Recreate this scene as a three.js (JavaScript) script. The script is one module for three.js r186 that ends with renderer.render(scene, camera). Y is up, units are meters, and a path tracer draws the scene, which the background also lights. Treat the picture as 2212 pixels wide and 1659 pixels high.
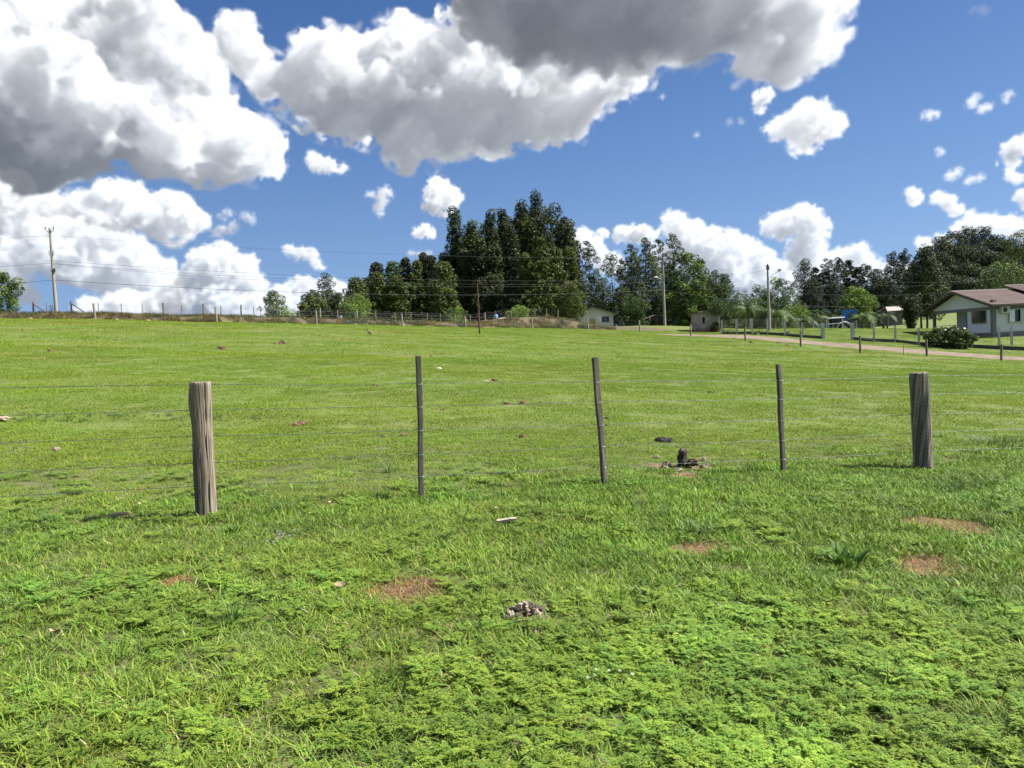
import * as THREE from 'three';
import { mergeGeometries } from 'three/addons/utils/BufferGeometryUtils.js';
import { ImprovedNoise } from 'three/addons/math/ImprovedNoise.js';

const scene = new THREE.Scene();
const R = Math.PI / 180;

// ---------------------------------------------------------------- camera
const EYE = 1.55, FPX = 1600, CX = 1106, CY = 829.5;   // focal length in pixels of a 2212 x 1659 view of the photograph
const camera = new THREE.PerspectiveCamera(2 * Math.atan(CY / FPX) / R, 4 / 3, 0.1, 6000);
camera.position.set(0, EYE, 0);
camera.rotation.order = 'YXZ';
camera.rotation.set(-2.49 * R, 0, -2.6 * R);
camera.updateMatrixWorld(true);

// ---------------------------------------------------------------- exposure, sun
const renderer = new THREE.WebGLRenderer({ antialias: true });
renderer.toneMapping = THREE.LinearToneMapping;
renderer.toneMappingExposure = 2.45;
renderer.shadowMap.enabled = true;
const SUN_AZ = 74, SUN_EL = 47;   // degrees, azimuth to the right of the view
const sunDir = new THREE.Vector3(Math.sin(SUN_AZ * R) * Math.cos(SUN_EL * R), Math.sin(SUN_EL * R), -Math.cos(SUN_AZ * R) * Math.cos(SUN_EL * R));
const sun = new THREE.DirectionalLight(new THREE.Color().setRGB(1.0, 0.95, 0.86), 4.9);
sun.position.copy(sunDir).multiplyScalar(300);
sun.target.position.set(0, 0, -60);
sun.castShadow = true;
Object.assign(sun.shadow.camera, { left: -160, right: 160, top: 160, bottom: -160, near: 10, far: 900 });
sun.shadow.mapSize.set(4096, 4096);
scene.add(sun, sun.target);

// ---------------------------------------------------------------- helpers: random numbers, noise, pixels to directions
function rng(seed) { let a = seed >>> 0; return () => { a = (a + 0x6D2B79F5) | 0; let t = Math.imul(a ^ (a >>> 15), 1 | a); t = (t + Math.imul(t ^ (t >>> 7), 61 | t)) ^ t; return ((t ^ (t >>> 14)) >>> 0) / 4294967296; }; }
const noise = (() => { const n = new ImprovedNoise(); return (x, y, z = 0) => n.noise(x + 100.37, y + 100.71, z + 100.13); })();
const fbm = (x, y, z, o = 4) => { let s = 0, a = 0.5, f = 1; for (let i = 0; i < o; i++) { s += a * noise(x * f, y * f, z * f + i * 7.3); a *= 0.5; f *= 2.03; } return s; };
const clamp = (x, a = 0, b = 1) => Math.min(b, Math.max(a, x));
const sstep = (a, b, x) => { const t = clamp((x - a) / (b - a)); return t * t * (3 - 2 * t); };
const lerp = (a, b, t) => a + (b - a) * t;
const V = (x, y, z) => new THREE.Vector3(x, y, z);
function ray(px, py) { return V((px - CX) / FPX, (CY - py) / FPX, -1).applyQuaternion(camera.quaternion); }
function at(px, py, depth) { const d = ray(px, py); return d.multiplyScalar(depth / -d.z).add(camera.position); }   // point seen at a pixel, `depth` metres in front

// ---------------------------------------------------------------- sky: clear air and cumulus, worked out as lit volumes
function makeSky() {
  const W = 4096, H = 2048, data = new Float32Array(W * H * 4);
  const azel = (px, py) => { const d = ray(px, py).normalize(); return [Math.atan2(d.x, -d.z) / R, Math.asin(d.y) / R]; };
  // air
  const zen = [0.022, 0.070, 0.232], mid = [0.068, 0.180, 0.450], hor = [0.33, 0.50, 0.73];
  for (let j = 0; j < H; j++) {
    const el = ((j + 0.5) / H - 0.5) * 180, e = Math.max(el, 0), ce = Math.cos(e * R), se = Math.sin(e * R);
    const k1 = Math.exp(-e / 9), k2 = sstep(6, 40, e);
    const b = [0, 1, 2].map((c) => lerp(lerp(mid[c], hor[c], k1), zen[c], k2));
    for (let i = 0; i < W; i++) {
      const az = (((i + 0.5) / W - 0.5) * 360 + 90) * R;
      const cosg = Math.cos(az - SUN_AZ * R) * ce * Math.cos(SUN_EL * R) + se * Math.sin(SUN_EL * R);
      const g = Math.acos(clamp(cosg, -1, 1)) / R;
      const m = 0.62 * Math.exp(-g / 28), s = 0.84 + 0.18 * cosg * cosg + 0.45 * Math.exp(-g / 42);
      const o = (j * W + i) * 4;
      data[o] = b[0] * s + m * 0.22; data[o + 1] = b[1] * s + m * 0.26; data[o + 2] = b[2] * s + m * 0.26; data[o + 3] = 1;
    }
  }
  // one cloud: balls [azimuth, elevation, depth, radius] in degrees, filled with noise, lit along the sun's direction
  function cloud(balls, o) {
    const { step, seed = 1, wave = 3, amp = 0.34, sigma = 2.2, soft = 1, shade = 1, opac = 1, wisp = 0, shrink = 0.06 } = o;
    let a0 = 0, e0 = 0, wsum = 0;
    for (const b of balls) { a0 += b[0] * b[3]; e0 += b[1] * b[3]; wsum += b[3]; }
    a0 /= wsum; e0 /= wsum;
    const ce = Math.cos(e0 * R), P = balls.map((b) => [(b[0] - a0) * ce, b[1] - e0, b[2], b[3], b[4] || 1]);
    const pad = wave * amp * 1.1 + 2 * step, lo = [1e9, 1e9, 1e9], hi = [-1e9, -1e9, -1e9];
    for (const p of P) for (let c = 0; c < 3; c++) { const r = c === 1 ? p[3] * p[4] : p[3]; lo[c] = Math.min(lo[c], p[c] - r - pad); hi[c] = Math.max(hi[c], p[c] + r + pad); }
    const n = lo.map((l, c) => Math.ceil((hi[c] - l) / step) + 1), [nx, ny, nz] = n, sx = ny * nz, N = nx * ny * nz;
    const S = new Float32Array(N), k = 5 / (wave * 0.55);
    for (const p of P) {
      const r = p[3] + pad, ry = p[3] * p[4] + pad, q = 1 / p[4];
      const i0 = Math.max(0, Math.floor((p[0] - r - lo[0]) / step)), i1 = Math.min(nx - 1, Math.ceil((p[0] + r - lo[0]) / step));
      const j0 = Math.max(0, Math.floor((p[1] - ry - lo[1]) / step)), j1 = Math.min(ny - 1, Math.ceil((p[1] + ry - lo[1]) / step));
      const k0 = Math.max(0, Math.floor((p[2] - r - lo[2]) / step)), k1 = Math.min(nz - 1, Math.ceil((p[2] + r - lo[2]) / step));
      for (let i = i0; i <= i1; i++) for (let j = j0; j <= j1; j++) {
        const dx = lo[0] + i * step - p[0], dy = (lo[1] + j * step - p[1]) * q;
        for (let m = k0; m <= k1; m++) { const dz = lo[2] + m * step - p[2]; S[i * sx + j * nz + m] += Math.exp(-k * (Math.sqrt(dx * dx + dy * dy + dz * dz) - p[3])); }
      }
    }
    const rho = S, oct = Math.max(3, Math.min(6, Math.round(Math.log2(wave / step))));
    for (let i = 0; i < nx; i++) for (let j = 0; j < ny; j++) for (let m = 0; m < nz; m++) {
      const id = i * sx + j * nz + m;
      if (S[id] <= 1e-9) { rho[id] = 0; continue; }
      let d = -Math.log(S[id]) / k + wave * shrink;
      if (d > wave * amp * 1.1) { rho[id] = 0; continue; }
      if (d < -wave * amp * 1.6 && !wisp) { rho[id] = 1; continue; }
      const x = (lo[0] + i * step + a0) / wave, y = (lo[1] + j * step + e0) / wave, z = (lo[2] + m * step) / wave + seed * 3.7;
      let f = 1, a = wave * amp, disp = 0;
      for (let q = 0; q < oct; q++) { const v = noise(x * f + q * 5.1, y * f * 1.05, z * f); disp += a * (q < 2 ? 0.9 - 3.0 * Math.abs(v) : 0.7 - 2.6 * Math.abs(v)); a *= 0.60; f *= 2.07; }
      d -= disp * 0.62;
      if (wisp) d += wisp * wave * (noise(x * 2.3 + 9, y * 2.3, z * 2.3) + 0.5 * noise(x * 5 + 3, y * 5, z * 5));
      const fray = d > 0 && d < wave * 0.24 ? 0.055 * sstep(wave * 0.24, 0, d) * clamp(3 * (noise(x * 2.6 + 31, y * 2.6, z * 1.6) + 0.6 * noise(x * 6.1, y * 6.1 + 17, z * 3) - 0.06)) : 0;   // thin shreds round the rim
      rho[id] = Math.max(clamp(-d / (wave * 0.11 * soft + step)), fray);
    }
    // light: optical depth towards the sun, layer by layer from the top
    const dA = (SUN_AZ - a0) * R, L = [Math.sin(dA) * Math.cos(SUN_EL * R), 0, Math.cos(dA) * Math.cos(SUN_EL * R)];
    const ly = Math.sin(SUN_EL * R) * Math.cos(e0 * R) - Math.cos(SUN_EL * R) * Math.cos(dA) * Math.sin(e0 * R);   // the sun as seen from the line of sight
    const lz = Math.sin(SUN_EL * R) * Math.sin(e0 * R) + Math.cos(SUN_EL * R) * Math.cos(dA) * Math.cos(e0 * R);
    const up = Math.max(ly, 0.3), gx = L[0] / up, gz = lz / up, path = step * Math.sqrt(1 + gx * gx + gz * gz);
    const T = new Float32Array(N);
    for (let j = ny - 2; j >= 0; j--) for (let i = 0; i < nx; i++) for (let m = 0; m < nz; m++) {
      const u = i + gx, w = m + gz, iu = Math.floor(u), iw = Math.floor(w), fu = u - iu, fw = w - iw;
      const get = (a, b) => (a < 0 || b < 0 || a >= nx || b >= nz ? 0 : T[a * sx + (j + 1) * nz + b] + rho[a * sx + (j + 1) * nz + b] * path * 0.5);
      const id = i * sx + j * nz + m;
      T[id] = (get(iu, iw) * (1 - fu) + get(iu + 1, iw) * fu) * (1 - fw) + (get(iu, iw + 1) * (1 - fu) + get(iu + 1, iw + 1) * fu) * fw + rho[id] * path * 0.5;
    }
    // look through it
    const img = new Float32Array(nx * ny * 4), sg = sigma / (wave * 0.5);
    for (let i = 0; i < nx; i++) for (let j = 0; j < ny; j++) {
      let tr = 1, r = 0, g = 0, b = 0;
      for (let m = 0; m < nz && tr > 0.01; m++) {
        const id = i * sx + j * nz + m, d = rho[id];
        if (d <= 0) continue;
        const t = T[id] * sg * shade, aa = 1 - Math.exp(-d * sg * step * 7 * opac * opac * opac);
        const li = 0.45 * Math.exp(-t * 0.85) + 0.31 * Math.exp(-t * 0.14), am = 0.08 + 0.17 * Math.exp(-t * 0.05);
        r += tr * aa * (li * 1.01 + am * 0.88); g += tr * aa * (li * 1.0 + am * 0.99); b += tr * aa * (li * 0.985 + am * 1.16);
        tr *= 1 - aa;
      }
      const q = (j * nx + i) * 4, al = 1 - tr;
      img[q] = r; img[q + 1] = g; img[q + 2] = b; img[q + 3] = al;
    }
    // onto the sky
    const jA = Math.max(H / 2, Math.floor(((lo[1] + e0) / 180 + 0.5) * H)), jB = Math.min(H - 1, Math.ceil(((hi[1] + e0) / 180 + 0.5) * H));
    for (let j = jA; j <= jB; j++) {
      const el = ((j + 0.5) / H - 0.5) * 180, v = (el - e0 - lo[1]) / step;
      if (v < 0 || v >= ny - 1) continue;
      const c2 = Math.cos(e0 * R), i0 = Math.floor(((lo[0] / c2 + a0 - 90) / 360 + 0.5) * W), i1 = Math.ceil(((hi[0] / c2 + a0 - 90) / 360 + 0.5) * W);
      const jv = Math.floor(v), fv = v - jv, far = 0.42 * Math.exp(-Math.max(el, 0) / 5);
      for (let i = i0; i <= i1; i++) {
        const az = ((i + 0.5) / W - 0.5) * 360 + 90, u = ((az - a0) * c2 - lo[0]) / step;
        if (u < 0 || u >= nx - 1) continue;
        const iu = Math.floor(u), fu = u - iu, q = (jv * nx + iu) * 4, s = (c) => (img[q + c] * (1 - fu) + img[q + 4 + c] * fu) * (1 - fv) + (img[q + nx * 4 + c] * (1 - fu) + img[q + nx * 4 + 4 + c] * fu) * fv;
        const al = s(3);
        if (al < 0.002) continue;
        const t = (j * W + ((i % W) + W) % W) * 4;
        for (let c = 0; c < 3; c++) data[t + c] = data[t + c] * (1 - al) + lerp(s(c), data[t + c] * al * 1.25, far);
      }
    }
  }
  // balls given as [x, y, radius, depth offset in radii] in photograph pixels
  function seen(list, o = {}) {
    const rnd = rng((o.seed || 1) * 77 + 5), balls = list.map(([x, y, r, d = 0, q = 1]) => {
      const [a, e] = azel(x, y), A = ray(x - r, y).normalize(), B = ray(x + r, y).normalize(), rr = 0.5 * Math.acos(clamp(A.dot(B), -1, 1)) / R;
      return [a, e, rr * (d + (rnd() - 0.5) * 0.5), rr, q];
    });
    for (const b of balls.slice()) {   // smaller heads on every ball
      b[3] *= 0.84;
      for (let q = 0; q < 6; q++) { const t = rnd() * 6.283, s = (rnd() - 0.35) * 1.3, c = Math.sqrt(Math.max(0.1, 1 - s * s * 0.6)), r = b[3] * (0.28 + 0.26 * rnd()); balls.push([b[0] + Math.cos(t) * c * b[3] * 0.85, b[1] + s * b[3] * 0.8 * b[4], b[2] + Math.sin(t) * c * b[3] * 0.85, r, 1]); }
    }
    cloud(balls, { step: 0.1, wave: 2, ...(o.wave < 1.3 ? { soft: 3.4, wisp: 0.3, amp: 0.42, shrink: 0.03 } : { soft: 1.7, wisp: 0.07 }), ...o });
  }
  // clouds all round, beyond the frame: the same kind of cumulus
  const rnd = rng(41);
  for (let q = 0; q < 46; q++) {
    const a = -180 + 360 * ((q * 0.618034) % 1) + (rnd() - 0.5) * 8, e = 5 + 58 * Math.pow(rnd(), 1.25), size = lerp(2.2, 8.5, clamp(e / 45)) * (0.6 + 0.7 * rnd());
    let da = ((a + 540) % 360) - 180;
    if (Math.abs(da) < 37 + size * 1.9 && e < 27 + size * 1.2) continue;
    const balls = [];
    for (let p = 0; p < 11; p++) { const u = (rnd() - 0.5) * 3.0, r = size * (0.32 + 0.36 * rnd()) * (1 - 0.2 * Math.abs(u)); balls.push([a + u * size / Math.cos(e * R), e + r * 0.7 + rnd() * size * 0.5 * (1 - Math.abs(u) / 1.6), (rnd() - 0.5) * size, r]); }
    cloud(balls, { step: 0.3 + size * 0.02, seed: q + 3, wave: size * 0.55, amp: 0.36, sigma: 1.7 });
  }
  CLOUDS(seen);
  for (let i = 0; i < data.length; i++) if (i % 4 !== 3) data[i] *= 0.53;   // radiance for this exposure
  const tex = new THREE.DataTexture(data, W, H, THREE.RGBAFormat, THREE.FloatType);
  tex.mapping = THREE.EquirectangularReflectionMapping; tex.magFilter = THREE.LinearFilter; tex.minFilter = THREE.LinearFilter; tex.wrapS = THREE.RepeatWrapping; tex.needsUpdate = true;
  scene.background = tex; scene.environment = tex;
}
// the clouds that the photograph shows
function CLOUDS(seen) {
  // heaps along the horizon
  seen([[20, 560, 70], [90, 520, 60], [150, 560, 70], [210, 510, 60], [250, 560, 65], [300, 545, 45], [335, 590, 45], [130, 470, 50], [60, 455, 45], [20, 480, 55], [200, 600, 40, 0.4], [280, 630, 50, 0.3], [350, 640, 50], [60, 640, 20], [10, 600, 40]], { seed: 2, wave: 1.5, step: 0.09, sigma: 1.3, shade: 1.05 });
  seen([[470, 575, 42], [510, 590, 46], [435, 560, 28], [485, 548, 22], [545, 615, 32], [420, 610, 40], [400, 650, 45], [470, 650, 60], [540, 660, 45], [575, 665, 22], [330, 665, 40], [270, 668, 40], [200, 672, 34]], { seed: 3, wave: 1.1, step: 0.085, sigma: 1.4, shade: 1.05 });
  seen([[610, 640, 22], [640, 622, 16], [630, 665, 35], [680, 640, 34], [715, 625, 26], [745, 640, 26], [690, 675, 40], [770, 665, 30], [660, 612, 12]], { seed: 4, wave: 0.9, step: 0.085, sigma: 1.4, shade: 1.05 });
  seen([[30, 395, 34], [-15, 400, 40], [10, 425, 36], [55, 415, 18]], { seed: 5, wave: 1.3, sigma: 1.6, shade: 0.7 });
  seen([[235, 425, 38], [285, 430, 40], [215, 455, 38], [335, 450, 40], [270, 470, 38], [390, 455, 38], [425, 475, 24], [350, 485, 38], [395, 495, 26], [375, 515, 12], [310, 470, 36], [150, 440, 30], [110, 445, 26]], { seed: 6, wave: 1.5, sigma: 1.7, shade: 0.9 });
  seen([[1345, 507, 16], [1380, 505, 20], [1405, 513, 14]], { seed: 7, wave: 0.8, step: 0.085 });
  seen([[1455, 485, 22], [1480, 505, 34], [1520, 530, 44], [1565, 530, 34], [1605, 545, 34], [1640, 570, 32], [1550, 580, 55], [1480, 555, 40], [1600, 600, 50], [1660, 610, 34], [1690, 590, 26], [1520, 620, 50], [1640, 640, 40], [1700, 640, 40], [1430, 560, 30], [1280, 540, 28], [1260, 515, 18], [1320, 570, 26]], { seed: 8, wave: 1.1, step: 0.085, sigma: 1.3, shade: 0.85 });
  seen([[1665, 490, 20], [1700, 485, 30], [1740, 470, 28], [1760, 490, 28], [1750, 520, 32], [1735, 550, 36], [1765, 555, 24], [1745, 585, 30], [1690, 500, 16]], { seed: 9, wave: 1.0, step: 0.085, sigma: 1.3, shade: 0.85 });
  seen([[1815, 560, 26], [1850, 555, 26], [1800, 585, 30], [1880, 575, 22], [1840, 595, 40], [1920, 590, 24], [1955, 585, 14]], { seed: 10, wave: 0.9, step: 0.085, sigma: 1.2, shade: 0.85 });
  seen([[2110, 480, 26], [2150, 485, 24], [2190, 490, 26], [2225, 500, 30], [2000, 530, 18], [2040, 520, 16], [2080, 500, 20]], { seed: 11, wave: 0.9, step: 0.085, sigma: 1.1, shade: 0.5 });
  // small scattered puffs
  seen([[1972, 422, 15.2], [1978, 430, 11.2]], { seed: 12, wave: 0.6, step: 0.085, shade: 0.5 });
  seen([[2025, 428, 11.2], [2048, 438, 14.4], [2065, 455, 11.2]], { seed: 13, wave: 0.6, step: 0.085, shade: 0.5 });
  seen([[2205, 425, 14.4], [2225, 435, 19.2]], { seed: 14, wave: 0.6, step: 0.085, shade: 0.5 });
  seen([[2190, 325, 24], [2205, 315, 17.6], [2180, 345, 16]], { seed: 15, wave: 0.8, step: 0.085, shade: 0.6 });
  seen([[2185, 378, 12.8], [2200, 388, 9.6]], { seed: 16, wave: 0.5, step: 0.085, shade: 0.5, wisp: 0.3 });
  seen([[2055, 380, 11.2], [2070, 372, 7.2], [2095, 388, 8], [2118, 383, 6.4]], { seed: 17, wave: 0.5, step: 0.085, shade: 0.4, wisp: 0.4, opac: 0.5 });
  seen([[2005, 250, 9.6], [2020, 247, 7.2], [2098, 222, 9.6], [2110, 210, 6.4], [2122, 236, 8.8], [2138, 232, 4.8], [2170, 216, 7.2], [2178, 204, 4.8], [2030, 328, 6.4]], { seed: 18, wave: 0.5, step: 0.085, shade: 0.4, wisp: 0.4, opac: 0.5 });
  seen([[2125, 25, 11.2], [2105, 22, 6.4]], { seed: 19, wave: 0.6, step: 0.085, wisp: 0.5, opac: 0.2 });
  seen([[1645, 212, 17.6], [1655, 205, 12.8], [1640, 238, 8]], { seed: 20, wave: 0.7, step: 0.085, shade: 0.5, wisp: 0.3, opac: 0.7 });
  seen([[1738, 258, 38, 0, 0.9], [1700, 275, 34, 0, 0.8], [1785, 275, 38, 0, 0.8], [1740, 292, 38, 0, 0.7], [1760, 240, 20], [1675, 280, 16], [1735, 310, 22]], { seed: 21, wave: 1.2, step: 0.085, sigma: 1.2, shade: 0.55 });
  seen([[1575, 266, 6.4], [1600, 262, 4.8]], { seed: 22, wave: 0.5, step: 0.085, wisp: 0.4, opac: 0.3 });
  seen([[690, 352, 19.2], [676, 345, 11.2], [715, 362, 10.4], [738, 364, 6.4]], { seed: 23, wave: 0.9, step: 0.085, shade: 0.6, wisp: 0.2, opac: 0.7 });
  seen([[832, 420, 11.2], [826, 436, 12], [815, 450, 7.2], [800, 420, 5.6], [838, 412, 6.4], [820, 462, 5.6]], { seed: 24, wave: 0.7, step: 0.085, shade: 0.7, wisp: 0.3, opac: 0.5 });
  seen([[948, 422, 28], [970, 425, 22], [940, 440, 24], [965, 445, 18], [945, 402, 14], [980, 428, 12]], { seed: 25, wave: 0.9, step: 0.085, shade: 0.6 });
  seen([[915, 500, 14.4, 0, 0.8], [905, 503, 11.2], [930, 505, 8]], { seed: 26, wave: 0.6, step: 0.085, shade: 0.6 });
  seen([[625, 542, 9.6], [650, 545, 12], [672, 552, 12.8], [682, 568, 10.4], [692, 578, 7.2], [640, 552, 8]], { seed: 27, wave: 0.7, step: 0.085, shade: 0.6, wisp: 0.25, opac: 0.6 });
  seen([[1300, 503, 8], [1308, 506, 6.4]], { seed: 28, wave: 0.4, step: 0.085, shade: 0.5 });
  seen([[888, 550, 7.2], [908, 552, 7.2], [925, 548, 6.4]], { seed: 29, wave: 0.5, step: 0.085, wisp: 0.3, opac: 0.4 });
  seen([[480, 495, 11.2], [495, 500, 9.6], [505, 488, 7.2], [482, 472, 7.2], [492, 462, 6.4], [530, 468, 6.4], [545, 475, 5.6], [470, 505, 11.2]], { seed: 30, wave: 0.7, step: 0.085, wisp: 0.4, opac: 0.4 });
  seen([[1505, 292, 4.8], [1330, 205, 9.6], [1322, 240, 6.4], [1430, 210, 4]], { seed: 31, wave: 0.4, step: 0.085, wisp: 0.3, opac: 0.4 });
  // the big one on the left
  seen([[60, 60, 130, 0.6], [170, 70, 130, 0.5], [270, 60, 110, 0.3], [340, 90, 72], [380, 125, 54], [405, 175, 42], [300, 160, 120], [180, 190, 130, -0.2], [60, 200, 140, -0.1], [395, 235, 66], [455, 255, 42], [505, 295, 44], [550, 312, 32], [425, 300, 66], [340, 280, 90, -0.2], [230, 280, 85, -0.3], [120, 300, 85, -0.3], [20, 310, 85, -0.2], [560, 335, 36], [500, 345, 36], [430, 345, 32], [350, 330, 36], [60, 355, 40], [120, 350, 36], [-60, 150, 150], [-60, 300, 100], [280, 10, 70], [-40, 20, 120], [425, 125, 20], [455, 205, 18]], { seed: 33, wave: 4.2, step: 0.092, amp: 0.27, sigma: 3.2, shade: 1.05, wisp: 0.16, soft: 1.3 });
  // the cloud in the middle
  seen([[512, 72, 20], [510, 97, 18], [522, 120, 12], [542, 140, 17], [570, 160, 24], [600, 190, 28], [640, 165, 24], [655, 220, 42], [680, 120, 42], [710, 110, 40], [740, 130, 38], [705, 165, 60], [770, 190, 70], [830, 110, 50], [850, 85, 34], [890, 110, 40], [840, 170, 70], [930, 120, 40], [960, 130, 44], [910, 185, 80], [1000, 100, 50], [1020, 60, 50], [1010, 170, 80], [720, 245, 55], [800, 255, 60], [880, 270, 58], [960, 270, 60], [1040, 260, 65], [1120, 240, 65], [1190, 230, 60], [1240, 215, 48], [1280, 190, 34], [1100, 160, 90], [1200, 150, 70], [1330, 175, 34], [1370, 165, 26], [870, 325, 16], [890, 335, 22], [915, 345, 16], [1180, 275, 30], [1240, 262, 26], [1060, 305, 26], [950, 312, 20]], { seed: 34, wave: 3.2, step: 0.09, amp: 0.29, sigma: 2.8, shade: 0.74, wisp: 0.18, soft: 1.3 });
  // the dark-bellied cloud overhead
  seen([[1050, 10, 60], [1110, 40, 70, -0.2], [1200, 50, 90, -0.3], [1300, 60, 95, -0.3], [1400, 50, 95, -0.3], [1500, 45, 95, -0.3], [1600, 40, 90, -0.2], [1690, 40, 70], [1745, 20, 55], [1780, 15, 36], [1740, 75, 50], [1690, 110, 45], [1650, 120, 30], [1765, 90, 32], [1630, 145, 22], [1690, 140, 20], [1150, 90, 55], [1250, 110, 45], [1350, 125, 36], [1100, -120, 150, 0.3], [1250, -130, 170, 0.3], [1400, -140, 170, 0.3], [1550, -120, 150, 0.3], [1680, -70, 90, 0.2], [1200, -260, 150, 0.6], [1400, -280, 160, 0.6], [1560, -240, 120, 0.6]], { seed: 35, wave: 4.0, step: 0.12, amp: 0.28, sigma: 3.0, shade: 1.1, wisp: 0.18, soft: 2.2 });
}
makeSky();
// ---------------------------------------------------------------- things, parts, labels
const used = new Map();
function numbered(name) { const n = used.get(name) || 0; used.set(name, n + 1); return n ? name + '_' + String(n).padStart(3, '0') : name; }
function tag(o, label, category, group, kind) { if (label) o.userData.label = label; if (category) o.userData.category = category; if (group) o.userData.group = group; if (kind) o.userData.kind = kind; return o; }
function thing(name, label, category, p = V(0, 0, 0), turn = 0, group) { const g = new THREE.Group(); g.name = numbered(name); g.position.copy(p); g.rotation.y = turn; scene.add(g); return tag(g, label, category, group); }
function part(name, geo, mat, parent) { const m = new THREE.Mesh(geo, mat); m.name = name; m.castShadow = m.receiveShadow = true; parent.add(m); return m; }
function solo(name, geo, mat, label, category, group, kind) { const m = part(numbered(name), geo, mat, scene); return tag(m, label, category, group, kind); }
const mat = (r, g, b, rough = 0.85, more = {}) => new THREE.MeshStandardMaterial({ color: new THREE.Color().setRGB(r, g, b), roughness: rough, side: THREE.DoubleSide, ...more });
const vmat = (rough = 0.85, more = {}) => mat(1, 1, 1, rough, { vertexColors: true, ...more });
const leafMat = (through = 0.35, rough = 0.62, tint = [1, 1, 1], spec = 0.3) => new THREE.MeshPhysicalMaterial({ color: new THREE.Color().setRGB(...tint), vertexColors: true, roughness: rough, transmission: through, thickness: 0, specularIntensity: spec, side: THREE.DoubleSide });
function box(w, h, d, x = 0, y = 0, z = 0) { const g = new THREE.BoxGeometry(w, h, d); g.translate(x, y, z); return g; }
function tube(points, r, seg = 6, n = 12, close = false) { const c = points.length > 2 ? new THREE.CatmullRomCurve3(points) : new THREE.LineCurve3(points[0], points[1]); return new THREE.TubeGeometry(c, n, r, seg, close); }
function rod(a, b, r0, r1 = r0, seg = 7) { const d = b.clone().sub(a), g = new THREE.CylinderGeometry(r1, r0, d.length(), seg, 1); g.translate(0, d.length() / 2, 0); g.applyQuaternion(new THREE.Quaternion().setFromUnitVectors(V(0, 1, 0), d.normalize())); g.translate(a.x, a.y, a.z); return g; }
function paint(geo, f) { const p = geo.attributes.position, n = geo.attributes.normal, c = new Float32Array(p.count * 3); for (let i = 0; i < p.count; i++) { const v = f(p.getX(i), p.getY(i), p.getZ(i), n ? n.getX(i) : 0, n ? n.getY(i) : 1); c[i * 3] = v[0]; c[i * 3 + 1] = v[1]; c[i * 3 + 2] = v[2]; } geo.setAttribute('color', new THREE.BufferAttribute(c, 3)); return geo; }
function rough(geo, amp, freq, seed = 0) { const p = geo.attributes.position; geo.computeVertexNormals(); const n = geo.attributes.normal; for (let i = 0; i < p.count; i++) { const x = p.getX(i), y = p.getY(i), z = p.getZ(i), d = amp * 2 * fbm(x * freq + seed, y * freq, z * freq, 3); p.setXYZ(i, x + n.getX(i) * d, y + n.getY(i) * d, z + n.getZ(i) * d); } geo.computeVertexNormals(); return geo; }

// ---------------------------------------------------------------- the lie of the land
const CTRL = [];   // [x, z, y]
for (const [px, py, D] of [
  [0, 1160, 5.97], [445, 1113, 6.4], [911, 1077, 7.07], [1308, 1050, 7.65], [1693, 1022, 8.23], [1994, 1013, 8.58], [2212, 1000, 8.95],
  [0, 690, 62], [206, 690.6, 62], [468, 696.8, 63], [683, 700, 69], [870, 704.4, 74], [1006, 707.7, 79], [1151, 708.5, 84], [1271, 711.4, 84], [1382, 715.6, 82],
  [1492, 726, 72], [1610, 736.7, 60], [1730, 749, 56], [1858, 764, 50], [2002, 769, 49.5], [2162, 779, 47],
  [1625, 721, 70], [1778, 732.7, 66], [1842, 734.3, 65], [1935, 740, 62], [1985, 744, 60], [2041, 749, 59], [2147, 728.7, 66], [2230, 760, 55],
  [1755, 708.7, 92], [1662, 713.6, 88], [1512, 717.3, 85], [1436, 703, 95],
]) { const p = at(px, py, D); CTRL.push([p.x, p.z, p.y]); }
CTRL.push([0, 0, 0], [-4, 0, 0.22], [4, 0, -0.22], [0, 6, -0.2], [-10, 6, 0.4], [10, 6, -0.6], [0, -3, 0.06], [-30, -10, 2.2], [25, -15, -1.0], [-45, 0, 3.0], [40, 0, -3],
  [-60, -62, 7.0], [-45, -85, 6.0], [-25, -100, 4.8], [-5, -110, 3.8], [10, -120, 3.6], [30, -120, 2.8], [42, -99, 1.7], [48, -100, 1.6], [50, -110, 1.9], [70, -95, 2.2], [60, -66, 1.0], [75, -66, 0.6], [80, -50, -1], [-20, -150, 3], [20, -160, 3], [60, -150, 3], [100, -130, 3]);
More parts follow.
